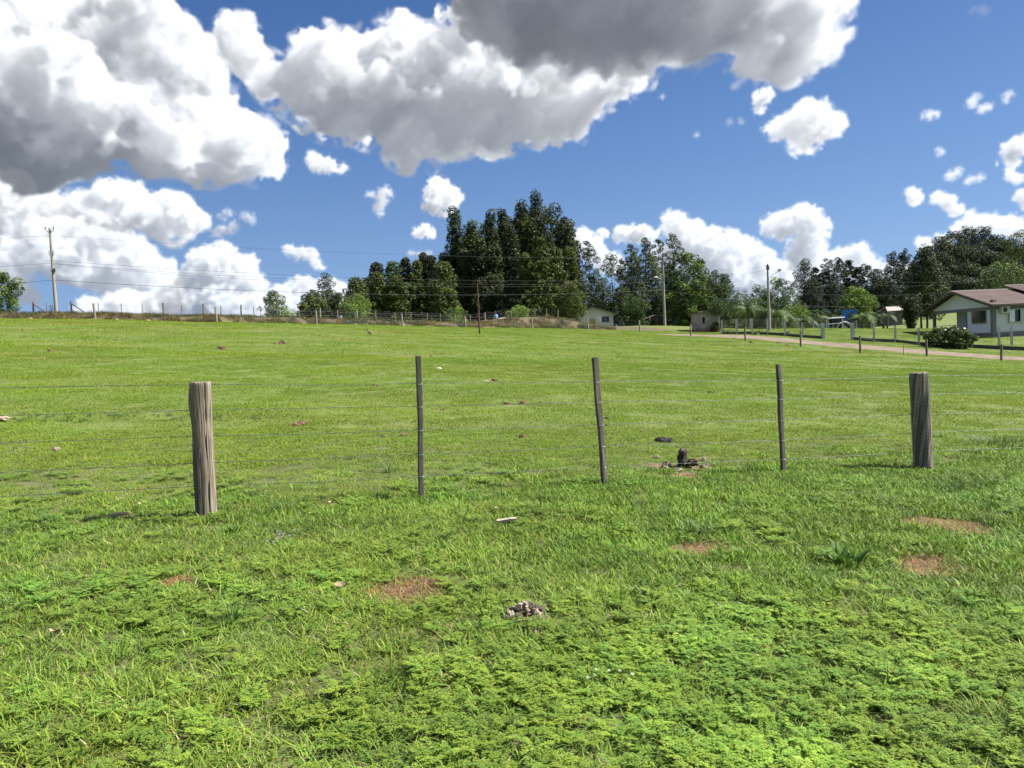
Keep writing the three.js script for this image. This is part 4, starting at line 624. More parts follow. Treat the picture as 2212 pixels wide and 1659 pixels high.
// palms: arching fronds
function palm(label, group, px, py, D, L, n, seed, o = {}) {
  const c = at(px, py, D), g = ground(c.x, c.z), hh = Math.max(0.15, c.y - g), t = thing('palm', label, 'palm', V(c.x, g, c.z), 0, group), r = rng(seed);
  const tr = rod(V(0, -0.2, 0), V(0, hh, 0), (o.trunk || 0.14) * 1.2, o.trunk || 0.14, 9); tr.deleteAttribute('uv'); part('trunk', paint(tr, (x, y, z) => { const v = 1 + 0.5 * noise(x * 8, y * 6, z * 8); return [0.10 * v, 0.08 * v, 0.06 * v]; }), barkG, t);
  for (let i = 0; i < n; i++) {
    const s = new Soup(), a = i / n * 6.283 + r(), up = 0.35 + 0.75 * r(), l = L * (0.75 + 0.4 * r()), N = 22, c0 = (o.pal || PAL.mid)[Math.floor(r() * 4)], ax = (k) => [Math.cos(a) * l * k * (1 - 0.15 * k), hh + l * (up * k - (0.55 + up * 0.65) * k * k), Math.sin(a) * l * k * (1 - 0.15 * k)];
    for (let k = 1; k <= N; k++) { const A = ax((k - 1) / N), B = ax(k / N), w = 0.02; s.tri([A[0], A[1] - w, A[2]], [A[0], A[1] + w, A[2]], B, c0); for (const sd of [-1, 1]) { const q = l * 0.24 * Math.sin(Math.PI * (0.12 + 0.82 * k / N)), dx = -Math.sin(a) * sd, dz = Math.cos(a) * sd, v = 0.75 + 0.5 * r(); s.tri(A, B, [B[0] + dx * q + Math.cos(a) * q * 0.5, B[1] - q * (0.35 + 0.4 * r()), B[2] + dz * q + Math.sin(a) * q * 0.5], c0.map((x) => x * v)); } }
    part('frond', s.geo(), crownM.bright, t);
  }
}
palm('palm with arching fronds right beside the lamp pole', null, 1672, 676, 96, 3.6, 11, 3);
palm('palm with drooping yellowish fronds behind the lawn left of the tractor', null, 1735, 694, 96, 3.0, 9, 4);
palm('palm standing over the cab of the tractor', null, 1796, 690, 101, 3.2, 11, 5);
palm('palm with hanging fronds right of the blue machine', null, 1862, 686, 97, 3.2, 11, 6);
palm('palm near the brick shed with pale fronds', null, 1615, 668, 104, 3.4, 11, 7);
palm('short palm beside the far dark post by the house', null, 1908, 684, 97, 2.4, 9, 8);
for (const [x, y] of [[1570, 717], [1632, 723]]) palm('small young palm on the lawn inside the concrete fence', 'young palms on the lawn', x, y, x < 1600 ? 74 : 70, 1.1, 7, x, { trunk: 0.1, pal: PAL.olive });
for (const [x, y] of [[1696, 724], [1768, 730]]) palm('low leafy sprout by the concrete fence', 'leafy sprouts by the concrete fence', x, y, x < 1720 ? 69 : 67, x < 1720 ? 1.0 : 0.7, 7, x, { trunk: 0.05 });
// ---------------------------------------------------------------- far fences
const greyWood = vmat(0.95), concrete = vmat(0.92);
const plainPost = (h, r, seed, col) => { const g = new THREE.CylinderGeometry(r * 0.92, r, h + 0.3, 9, 6); g.translate(0, h / 2 - 0.15, 0); rough(g, r * 0.16, 5, seed); return paint(g, (x, y, z) => { const v = 1 + 0.6 * noise(x * 14 + seed, y * 2.2, z * 14); return col.map((c) => c * v); }); };
const squarePost = (h, w, seed, col) => { const g = new THREE.BoxGeometry(w, h + 0.3, w, 2, 8, 2); g.translate(0, h / 2 - 0.15, 0); const p = g.attributes.position; for (let i = 0; i < p.count; i++) { const k = 1 - 0.12 * p.getY(i) / h; p.setX(i, p.getX(i) * k); p.setZ(i, p.getZ(i) * k); } g.computeVertexNormals(); return paint(g, (x, y, z) => { const v = 1 + 0.35 * noise(x * 10 + seed, y * 2.5, z * 10) + 0.25 * noise(x * 3, y * 1.1 + seed, z * 3); return col.map((c) => c * v); }); };
const farWire = mat(0.30, 0.30, 0.29, 0.5, { metalness: 0.5 });
function fence(label, posts, wires, o = {}) {   // posts: [px, py of the foot, depth, height in metres, kind, lean]
  const f = thing('wire_fence', label, 'fence'), tops = [];
  posts.forEach(([px, py, D, h, kind = 'wood', lean = 0], i) => {
    const p = at(px, py, D); p.y = ground(p.x, p.z);
    const g = kind === 'concrete' ? squarePost(h, 0.13, i * 3 + px, [0.36, 0.35, 0.34]) : kind === 'gatepost' ? squarePost(h, 0.26, i, [0.34, 0.33, 0.32]) : kind === 'thin' ? plainPost(h, 0.032, i + px, [0.14, 0.12, 0.10]) : kind === 'rod' ? plainPost(h, 0.022, i, [0.13, 0.06, 0.04]) : plainPost(h, (o.r || 0.07), i * 2 + px, o.col || [0.20, 0.17, 0.14]);
    const m = part('post', g, kind === 'concrete' || kind === 'gatepost' ? concrete : greyWood, f); m.position.copy(p); m.rotation.z = lean; tops.push([p, h, lean]);
  });
  for (const w of wires) {
    const pts = []; tops.forEach(([p, h, l], i) => { const y = Math.min(w, 0.97) * h; const q = V(p.x - Math.sin(l) * y, p.y + y, p.z + 0.05); if (o.gap && i === o.gap) { part('wire', tube(pts.splice(0), 0.003, 4, 60), farWire, f); } if (i && pts.length) pts.push(pts[pts.length - 1].clone().lerp(q, 0.5).add(V(0, -0.02, 0))); pts.push(q); });
    if (pts.length > 1) part('wire', tube(pts, o.wr || 0.003, 4, pts.length * 4), farWire, f);
  }
  return f;
}
const W4 = [0.3, 0.52, 0.74, 0.95];
fence('fence of leaning grey posts along the foot of the earth bank', [[-60, 690, 61.5, 1.35], [206, 691, 62, 1.35, 'wood', 0.06], [468.7, 697, 63, 1.3, 'wood', 0.05], [684, 700.5, 69, 1.3, 'wood', 0.01], [870, 704.6, 74, 1.3, 'wood', 0.05], [1006, 708, 79, 1.25, 'wood', 0.03], [1151, 709, 84, 1.2, 'wood', 0.1], [1271, 711.6, 84, 1.3, 'wood', 0.09], [1382.5, 716, 82, 1.25, 'wood', 0.04]], [0.35, 0.65, 0.92], { r: 0.09 });
(() => {   // on top of the bank
  const posts = [];
  const row = [[72, 'wood'], [101, 'thin'], [154, 'wood'], [214, 'thin'], [263, 'thin'], [308, 'thin'], [353, 'wood'], [394, 'thin'], [441, 'wood'], [478, 'thin'], [522, 'wood'], [550, 'thin'], [564.5, 'thin'], [607, 'thin'], [652, 'thin'], [692, 'wood'], [730, 'thin'], [771, 'wood'], [813, 'thin'], [854, 'thin'], [889, 'thin'], [923, 'thin'], [952, 'thin'], [984.5, 'thin'], [1016, 'thin'], [1048, 'wood'], [1072, 'thin'], [1104, 'thin'], [1156, 'thin'], [1181, 'thin'], [1206, 'thin']];
  for (const [px, kind] of row) {   // on the bank's crown, 3 m behind its foot
    let best = null, bd = 1e9; for (let s = 0; s < BANK.length - 1; s++) for (let q = 0; q < 1; q += 0.01) { const [ax, az] = BANK[s], [bx, bz] = BANK[s + 1], l = Math.hypot(bx - ax, bz - az), x = lerp(ax, bx, q) + (bz - az) / l * 3.2, z = lerp(az, bz, q) - (bx - ax) / l * 3.2, e = Math.abs(seenAt(x, ground(x, z), z)[0] - px); if (e < bd) { bd = e; best = [x, z]; } }
    posts.push([best, kind]);
  }
  const f = thing('wire_fence', 'fence of thin dark stakes standing on top of the earth bank', 'fence'), tops = [];
  posts.forEach(([[x, z], kind], i) => { const h = kind === 'wood' ? 1.15 : 1.05, y = ground(x, z), m = part('post', plainPost(h, kind === 'wood' ? 0.075 : 0.035, i * 5, i > 12 ? [0.24, 0.20, 0.15] : [0.12, 0.10, 0.085]), greyWood, f); m.position.set(x, y, z); m.rotation.z = 0.045 * noise(i * 1.7, 3); tops.push(V(x, y + h, z)); });
  for (const w of [0.2, 0.4, 0.6, 0.78, 0.95]) part('wire', tube(tops.map((t) => V(t.x, t.y - (1 - w) * 1.05, t.z)), 0.003, 4, 160), farWire, f);
  for (const [a, s] of [[0, 1], [2, 1]]) { const t = tops[a]; const g = rod(V(t.x, t.y - 0.15, t.z), V(t.x + 1.5 * s, t.y - 1.25, t.z + 0.1), 0.05, 0.05, 7); part('brace', paint(g, () => [0.10, 0.075, 0.055]), greyWood, f); }
})();
fence('fence of short stakes beyond the end of the dirt road', [[1404, 713, 100, 1.5], [1419, 712, 101, 1.3], [1439, 712, 102, 1.2, 'thin'], [1460, 712, 102, 1.2, 'thin'], [1480, 712, 102, 1.1, 'thin'], [1500, 713, 100, 1.2, 'thin']], W4, { col: [0.13, 0.11, 0.09] });
fence('fence of dark stakes along the near side of the dirt road', [[1492, 726, 72, 1.15], [1610, 737, 60, 1.2], [1730, 749.3, 56, 1.18], [1858.5, 764, 50, 1.17], [1952, 766, 50, 0.68, 'rod'], [2002, 769, 49.5, 1.15], [2163, 779.5, 47, 1.02, 'wood', -0.03]], [0.45, 0.9], { col: [0.13, 0.11, 0.095], r: 0.075 });
fence('fence of grey concrete posts along the far side of the dirt road', [[1560, 716.5, 72, 1.42, 'concrete'], [1592.6, 718.6, 71, 1.42, 'concrete'], [1625, 721, 70, 1.45, 'concrete'], [1658.4, 724.4, 69, 1.42, 'concrete'], [1696, 726.6, 68, 1.35, 'concrete'], [1733.5, 728.5, 67, 1.35, 'concrete'], [1777.8, 733, 66, 1.42, 'gatepost'], [1842.3, 734.3, 65, 1.5, 'gatepost'], [1888, 736.5, 63.5, 1.4, 'concrete'], [1934.5, 740.1, 62, 1.42, 'concrete'], [1985, 744.4, 60, 1.42, 'concrete'], [2040.6, 749, 59, 1.5, 'concrete'], [2100.6, 752.5, 58, 1.6, 'concrete'], [2158.7, 756, 57, 1.75, 'concrete'], [2240, 760, 55.5, 1.75, 'concrete']], [0.2, 0.38, 0.56, 0.74, 0.92], { gap: 7 });
fence('concrete post fence along the back of the lawn before the trees', [[1590, 710, 90, 1.35, 'concrete'], [1622.4, 709.5, 91, 1.35, 'concrete'], [1656.8, 709.2, 91.5, 1.35, 'concrete'], [1691, 709, 92, 1.35, 'concrete'], [1724, 709, 92, 1.35, 'concrete'], [1756.8, 708.7, 92, 1.3, 'concrete'], [1786, 708.8, 92, 1.3, 'concrete'], [1821, 709, 92, 1.3, 'concrete'], [1850, 709, 92, 1.3, 'concrete'], [1882.7, 709, 91, 1.3, 'concrete'], [1917, 709.5, 89, 1.6, 'wood']], [0.15, 0.3, 0.45, 0.6, 0.75, 0.9], { gap: 7, col: [0.06, 0.05, 0.045], r: 0.12 });
fence('short concrete post fence before the long wall of the house', [[2185.5, 743.7, 59.5, 1.5, 'concrete'], [2260, 744, 59, 1.5, 'concrete']], [0.5, 0.9]);
(() => {   // concrete kerb along the foot of the concrete fence, in two lengths either side of the gate
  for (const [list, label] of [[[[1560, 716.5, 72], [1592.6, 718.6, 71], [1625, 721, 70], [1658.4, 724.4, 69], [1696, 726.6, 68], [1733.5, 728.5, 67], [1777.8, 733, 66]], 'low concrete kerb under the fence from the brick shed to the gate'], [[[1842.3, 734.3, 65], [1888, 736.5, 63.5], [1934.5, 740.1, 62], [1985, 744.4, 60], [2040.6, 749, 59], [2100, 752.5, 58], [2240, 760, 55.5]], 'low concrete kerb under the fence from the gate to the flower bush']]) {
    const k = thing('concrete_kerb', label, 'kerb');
    for (let i = 0; i < list.length - 1; i++) { const a = at(...list[i]), b = at(...list[i + 1]); a.y = ground(a.x, a.z); b.y = ground(b.x, b.z); const d = b.clone().sub(a), g = new THREE.BoxGeometry(d.length() - 0.16, 0.34, 0.12); const m = part('kerb_panel', paint(g, (x, y, z) => { const v = 1 + 0.3 * noise(x * 2 + i, y * 5, z); return [0.065 * v, 0.06 * v, 0.055 * v]; }), concrete, k); m.position.copy(a.clone().lerp(b, 0.5)).add(V(0, 0.08, 0)); m.rotation.y = -Math.atan2(d.z, d.x); m.rotation.z = Math.atan2(d.y, Math.hypot(d.x, d.z)); m.rotation.order = 'YZX'; }  // panel colour darkened for the shaded face as well as staining
  }
})();
const galv = mat(0.45, 0.46, 0.46, 0.45, { metalness: 0.5 });
(() => { const a = at(1789, 709, 91.5), b = at(1819.5, 709, 91.5), t = thing('pipe_gate', 'galvanised pipe gate frame in front of the tractor', 'gate', V(a.x, ground(a.x, a.z), a.z)), w = b.x - a.x; for (const [n, p, q] of [['upright', V(0, -0.1, 0), V(0, 1.3, 0)], ['upright', V(w, -0.1, 0), V(w, 1.3, 0)], ['upright', V(w * 0.35, 0, 0), V(w * 0.35, 0.6, 0)], ['rail', V(0, 1.28, 0), V(w, 1.3, 0)], ['rail', V(0, 0.6, 0), V(w, 0.64, 0)]]) part(n, rod(p, q, 0.035, 0.035, 8), galv, t); })();
// ---------------------------------------------------------------- poles and overhead lines
const poleM = vmat(0.9), insM = mat(0.10, 0.075, 0.06, 0.35), cableM = mat(0.05, 0.05, 0.055, 0.6);
function pole(label, foot, top, r0, r1, build) {
  foot.y = ground(foot.x, foot.z); const d = top.clone().sub(foot), t = thing('utility_pole', label, 'pole', foot), g = new THREE.CylinderGeometry(r1, r0, d.length() + 0.5, 14, 10); g.translate(0, d.length() / 2 - 0.25, 0);
  t.quaternion.setFromUnitVectors(V(0, 1, 0), d.clone().normalize());
  part('shaft', paint(g, (x, y, z) => { const v = 1 + 0.22 * noise(x * 9, y * 0.6, z * 9) + 0.2 * noise(x * 2, y * 1.7, z * 2); return [0.25 * v, 0.23 * v, 0.20 * v]; }), poleM, t);
  build(t, d.length()); t.updateMatrixWorld(true); return t;
}
const insulator = (t, x, y, z, s = 1, up = 1) => { const pts = [[0.02, 0], [0.05, 0.02], [0.03, 0.05], [0.06, 0.07], [0.035, 0.11], [0.05, 0.13], [0.02, 0.18]].map(([r, h]) => new THREE.Vector2(r * s, h * s * up)); const m = part('insulator', new THREE.LatheGeometry(pts, 10), insM, t); m.position.set(x, y, z); return m; };
const wp = (t, x, y, z) => t.localToWorld(V(x, y, z));
const P1 = pole('tall tapering utility pole standing on the earth bank', at(121.5, 669.6, 70), at(107.3, 493, 70), 0.17, 0.095, (t, h) => {
  for (const s of [-1, 1]) { part('arm', rod(V(0, h - 0.45, 0), V(s * 0.36, h - 0.22, 0.05), 0.045, 0.04, 8), poleM.clone(), t); part('bracket', rod(V(s * 0.36, h - 0.25, 0.05), V(s * 0.38, h + 0.0, 0.05), 0.035, 0.035, 8), insM, t); insulator(t, s * 0.38, h - 0.02, 0.05, 1.0); }
  for (let k = 0; k < 3; k++) for (const s of [-1, 1]) insulator(t, s * 0.2, h - 2.55 + k * 0.16, 0.05, 0.7);
  part('rack', box(0.06, 0.6, 0.06, 0, h - 2.35, 0.13), insM, t);
  const c = new THREE.TorusGeometry(0.19, 0.03, 6, 16); c.rotateX(Math.PI / 2); c.translate(0, h - 4.0, 0); part('clamp', c, insM, t); part('cable_box', box(0.12, 0.4, 0.12, 0.2, h - 3.95, 0.1), insM, t);
});
const P2 = pole('slim utility pole rising in front of the broadleaf trees', at(1436, 702.8, 95), at(1431.5, 556, 95), 0.18, 0.10, (t, h) => { part('arm', box(1.3, 0.09, 0.09, 0, h - 0.25, 0.12), insM, t); for (const s of [-0.55, 0, 0.55]) insulator(t, s, h - 0.2, 0.12, 1.1); part('rack', box(0.06, 0.7, 0.06, 0, h - 2.7, 0.17), insM, t); for (let k = 0; k < 3; k++) insulator(t, 0.12, h - 3.0 + k * 0.22, 0.18, 0.8); part('lamp_arm', rod(V(0, h - 2.9, 0), V(-1.0, h - 2.6, 0.9), 0.03, 0.03, 7), galv, t); const l = new THREE.SphereGeometry(0.2, 12, 8); l.scale(1.4, 0.45, 0.8); l.translate(-1.15, h - 2.58, 1.0); part('lamp_head', l, mat(0.7, 0.7, 0.68, 0.4), t); });
const P3 = pole('utility pole with a street lamp standing on the lawn', at(1662, 713.6, 88), at(1658, 571.5, 88), 0.2, 0.10, (t, h) => {
  part('bracket', box(0.26, 0.5, 0.26, 0, h - 0.35, 0), mat(0.16, 0.10, 0.08, 0.7), t); insulator(t, 0, h - 0.08, 0, 1.1); for (const s of [-0.17, 0.17]) insulator(t, s, h - 0.55, 0.1, 0.8);
  part('lamp_arm', rod(V(0.05, h - 1.65, 0), V(1.15, h - 0.85, 0.3), 0.035, 0.03, 8), galv, t); const l = new THREE.SphereGeometry(0.22, 12, 8); l.scale(1.25, 0.7, 0.8); l.rotateZ(0.5); l.translate(1.3, h - 0.72, 0.33); part('lamp_head', l, mat(0.35, 0.36, 0.36, 0.4, { metalness: 0.4 }), t);
});
const POWER = 'overhead lines strung between the utility poles';
function line(label, a, b, sag, r) { const pts = []; for (let i = 0; i <= 16; i++) { const t = i / 16, p = a.clone().lerp(b, t); p.y -= sag * 4 * t * (1 - t); pts.push(p); } solo('overhead_line', tube(pts, r * 0.7, 5, 64), cableM, label, 'power line', POWER); }
const len1 = at(121.5, 669.6, 70).distanceTo(at(107.3, 493, 70)), top1 = (x, y) => wp(P1, x, len1 + y, 0.05), len2 = at(1436, 702.8, 95).distanceTo(at(1431.5, 556, 95)), top2 = (x, y) => wp(P2, x, len2 + y, 0.15), len3 = at(1662, 713.6, 88).distanceTo(at(1658, 571.5, 88)), top3 = (x, y) => wp(P3, x, len3 + y, 0.05);
const UP_L = 'thin topmost line running from the left pole to the middle pole', MID_L = 'cable of the middle bundle from the left pole to the middle pole', LOW_L = 'thick lowest cable from the left pole to the middle pole';
for (const s of [-1, 1]) line(UP_L, top1(s * 0.38, 0.15), top2(s * 0.55, 0), 0.7, 0.008);
for (const [y, s] of [[-2.2, 0.55], [-2.45, 0.75], [-2.5, 1.0]]) line(MID_L, top1(0.1, y), top2(0.1, y - 0.55), s + 0.3, 0.016);
line(LOW_L, top1(0.1, -4.0), top2(0, -4.1), 1.0, 0.026);
for (const [s, y, e, r] of [[-1, 0.15, 1, 0.008], [1, 0.15, 0.6, 0.008], [0, -2.4, 0.3, 0.016], [0, -4.0, 0.2, 0.024]]) line('line leaving the left pole towards the near side of the bank', top1(s * 0.38, y), top1(s * 0.38, y).add(V(-34, -0.5 + e, 6)), 0.5, r);
for (const [a, b, s] of [[0, -0.1, 1.0], [0.5, -0.55, 1.3]]) line('thin line sagging from the middle pole to the lamp pole', top2(a, 0), top3(0, b), s, 0.010);
for (const [y, r] of [[-2.3, 0.016], [-2.5, 0.016], [-2.75, 0.013], [-4.1, 0.022]]) line('cable running from the middle pole behind the lawn to the house', top2(0.1, y), at(2120, 622 + (y < -3 ? 24 : y * -1.5), 92), 1.5, r);
for (const [b, s] of [[-0.1, 1.2], [-0.55, 1.5]]) line('thin line leaving the lamp pole over the lawn towards the house', top3(0.1, b), at(2160, 600, 96), s, 0.010);
// rusty pipe standing in the pasture
(() => { const b = hit(1036.3, 721.5), top = at(1030.8, 612, -b.z), t = thing('iron_pipe', 'tall rusty iron pipe standing upright in the pasture', 'pipe', b), d = top.clone().sub(b); t.quaternion.setFromUnitVectors(V(0, 1, 0), d.clone().normalize()); const L = d.length(); const m = vmat(0.9), c = (g) => paint(g, (x, y, z) => { const v = 1 + 0.6 * noise(x * 20, y * 2, z * 20); return [0.085 * v, 0.038 * v, 0.024 * v]; });
  const g = new THREE.CylinderGeometry(0.05, 0.07, L + 0.2, 10, 12); g.translate(0, L / 2 - 0.1, 0); part('shaft', c(g), m, t); const k = new THREE.CylinderGeometry(0.085, 0.085, 0.16, 10); k.translate(0.03, L * 0.54, 0); part('collar', c(k), m, t); part('crossbar', c(rod(V(-0.3, L - 0.06, 0), V(0.34, L - 0.1, 0), 0.018, 0.018, 6)), m, t); })();
// ---------------------------------------------------------------- buildings
const plaster = (r, g, b, f = 1.5) => vmat(0.95);
const wallC = (geo, c, f = 0.8) => paint(geo, (x, y, z) => { const v = 1 + 0.12 * noise(x * f, y * f, z * f) + 0.07 * noise(x * 5, y * 5, z * 5); return c.map((k) => k * v); });
const glassM = new THREE.MeshPhysicalMaterial({ color: new THREE.Color().setRGB(0.02, 0.023, 0.027), roughness: 0.08, side: THREE.DoubleSide }), whiteM = vmat(0.9);
function slab(pts, th, c, f = 3, rough0 = 0.9) {   // a flat sheet through four corners, with thickness
  const [a, b, cc, d] = pts, n = b.clone().sub(a).cross(d.clone().sub(a)).normalize().multiplyScalar(th), P = [a, b, cc, d, ...[a, b, cc, d].map((q) => q.clone().sub(n))], I = [0, 1, 2, 0, 2, 3, 4, 6, 5, 4, 7, 6, 0, 4, 1, 1, 4, 5, 1, 5, 2, 2, 5, 6, 2, 6, 3, 3, 6, 7, 3, 7, 0, 0, 7, 4], pos = []; for (const i of I) pos.push(P[i].x, P[i].y, P[i].z);
  const g = new THREE.BufferGeometry(); g.setAttribute('position', new THREE.Float32BufferAttribute(pos, 3)); g.computeVertexNormals(); return paint(g, (x, y, z) => { const v = 1 + 0.2 * noise(x * f, y * f, z * f); return c.map((k) => k * v); });
}
(() => {   // the white house on the right
  const c = at(2147.6, 728.7, 66); c.y = ground(c.x, c.z) - 0.02; const t = thing('house', 'white house with brown tiled roof, grey trim and open porch', 'house', c, 7.6 * R), W = [0.62, 0.63, 0.64], G = [0.16, 0.155, 0.155], E = 3.02, RG = 4.45, GW = 7.8, LN = 16;
  const B = (n, w, h, d, x, y, z, col, p = t) => part(n, wallC(box(w, h, d, x, y, z), col), whiteM, p);
  B('plinth', LN, 0.5, 0.25, LN / 2 + 0.05, 0.2, -0.12, G); B('plinth', 0.25, 0.5, 3.15, 0.08, 0.2, -1.85, G);
  B('wall', LN, E - 0.72, 0.2, LN / 2 + 0.1, 0.45 + (E - 0.72) / 2, -0.2, W); B('wall', 0.2, E - 0.72, 3.0, 0.15, 0.45 + (E - 0.72) / 2, -1.78, W); B('wall', 1.4, E - 0.3, 0.2, 0.95, (E - 0.3) / 2, -3.4, [0.3, 0.29, 0.29]); B('wall', 0.2, E - 0.3, 2.9, 1.6, (E - 0.3) / 2, -4.95, [0.42, 0.41, 0.41]); B('wall', LN - 1.6, E - 0.3, 0.2, LN / 2 + 0.8, (E - 0.3) / 2, -6.4, W); B('wall', 0.2, E - 0.3, 6.2, LN, (E - 0.3) / 2, -3.3, W);  // walls of the porch recess are greyer: its shade is put into their colour
  B('pillar', 0.32, E + 0.35, 0.32, 0.05, (E + 0.35) / 2 - 0.02, -0.12, G); B('pillar', 0.22, 2.75, 0.22, 0.15, 1.37, -7.75, G); B('pillar', 0.18, 2.75, 0.24, 0.13, 1.37, -3.35, G);
  B('beam', 0.30, 0.28, 7.7, 0.12, 2.62, -3.95, G); B('beam', LN, 0.28, 0.30, LN / 2 + 0.15, 2.62, -0.2, G); B('wall', LN, 0.5, 0.18, LN / 2 + 0.1, 2.99, -0.22, [0.55, 0.54, 0.5]);
  // gable
  const s = new THREE.Shape([[0, 2.76], [GW, 2.76], [GW, 2.84], [GW / 2 + 0.3, RG - 0.1], [0, 2.98]].map(([x, y]) => new THREE.Vector2(x, y))), gg = new THREE.ExtrudeGeometry(s, { depth: 0.2, bevelEnabled: false }); gg.rotateY(Math.PI / 2); gg.translate(0.02, 0, 0); part('gable', wallC(gg, W), whiteM, t);
  // roof: two slopes of tiles, a higher length behind
  const tile = [0.098, 0.066, 0.060], mid = -GW / 2 - 0.3, roofM = vmat(0.85);
  const slope = (n, x0, x1, y, zr, ze, ye) => { const rows = 13, gs = []; for (let k = 0; k < rows; k++) { const a = k / rows, b = (k + 1.12) / rows, A = V(x0, lerp(y, ye, a) + 0.0, lerp(zr, ze, a)), D = V(x0, lerp(y, ye, b) + 0.035, lerp(zr, ze, b)); gs.push(slab([A, V(x1, A.y, A.z), V(x1, D.y, D.z), D], 0.03, tile.map((q) => q * (0.92 + 0.16 * ((k * 7) % 5) / 4)), 1.7)); } return part(n, mergeGeometries(gs), roofM, t); };
  slope('roof', -0.75, LN + 0.5, RG, mid, 0.62, 2.88); slope('roof', -0.75, LN + 0.5, RG, mid, -9.1, 2.62); slope('roof', 5.2, LN + 0.5, RG + 0.42, mid - 0.6, -0.9, 3.66);
  part('ridge_tiles', wallC(box(6.0, 0.1, 0.2, 2.2, RG + 0.05, mid), [0.5, 0.44, 0.40], 4), whiteM, t); part('ridge_tiles', wallC(box(LN - 4.6, 0.1, 0.2, 11, RG + 0.47, mid - 0.6), [0.5, 0.44, 0.40], 4), whiteM, t);
  part('fascia', slab([V(-0.77, 2.62, -9.1), V(-0.77, RG, mid), V(-0.77, RG - 0.2, mid), V(-0.77, 2.44, -9.1)], 0.03, [0.07, 0.06, 0.055]), whiteM, t); part('fascia', slab([V(-0.77, RG, mid), V(-0.77, 2.88, 0.62), V(-0.77, 2.70, 0.62), V(-0.77, RG - 0.2, mid)], 0.03, [0.07, 0.06, 0.055]), whiteM, t); part('gutter', wallC(box(LN + 1.2, 0.1, 0.1, LN / 2 - 0.1, 2.83, 0.66), [0.09, 0.07, 0.065]), whiteM, t);
  const win = (z0, z1, y0, y1, x = 0.03) => { const w = part('window', box(0.04, y1 - y0, z1 - z0, x, (y0 + y1) / 2, -(z0 + z1) / 2), glassM, t); for (const [a, b, cz, cy] of [[0.07, z1 - z0 + 0.1, -(z0 + z1) / 2, y1 + 0.03], [0.07, z1 - z0 + 0.1, -(z0 + z1) / 2, y0 - 0.03]]) part('frame', wallC(box(0.09, a, b, x, cy, cz), [0.34, 0.33, 0.32]), whiteM, w); for (const q of [z0 - 0.03, (z0 + z1) / 2, z1 + 0.03]) part('frame', wallC(box(0.08, y1 - y0, 0.05, x, (y0 + y1) / 2, -q), [0.2, 0.2, 0.2]), whiteM, w); };
  win(0.95, 2.6, 1.35, 2.46); win(3.65, 4.7, 1.2, 2.4, 1.47);
  const w2 = part('window', box(0.95, 1.05, 0.05, 2.35, 1.87, -0.08), glassM, t); part('shutter', wallC(box(0.5, 1.1, 0.04, 1.75, 1.87, 0.08), [0.72, 0.74, 0.76]), whiteM, w2); part('shutter', wallC(box(0.34, 1.1, 0.04, 2.75, 1.87, 0.06), [0.5, 0.5, 0.5]), whiteM, w2); part('sill', wallC(box(1.5, 0.06, 0.2, 2.2, 1.3, -0.02), [0.4, 0.4, 0.4]), whiteM, w2);
  const ac = part('air_conditioner', wallC(box(0.82, 0.58, 0.32, 0.98, 2.42, 0.1), [0.58, 0.56, 0.52]), whiteM, t); const fan = new THREE.TorusGeometry(0.2, 0.025, 6, 20); fan.translate(0.9, 2.42, 0.27); part('fan_grille', fan, mat(0.12, 0.12, 0.12), ac); const fd = new THREE.CircleGeometry(0.2, 20); fd.translate(0.9, 2.42, 0.265); part('fan', fd, mat(0.06, 0.06, 0.06), ac); part('bracket', box(0.7, 0.05, 0.3, 0.98, 2.11, 0.05), mat(0.3, 0.3, 0.3), ac);
  part('porch_floor', wallC(box(5, 0.14, 4.8, 2.4, 0.12, -5.6), [0.30, 0.28, 0.27]), whiteM, t);
})();
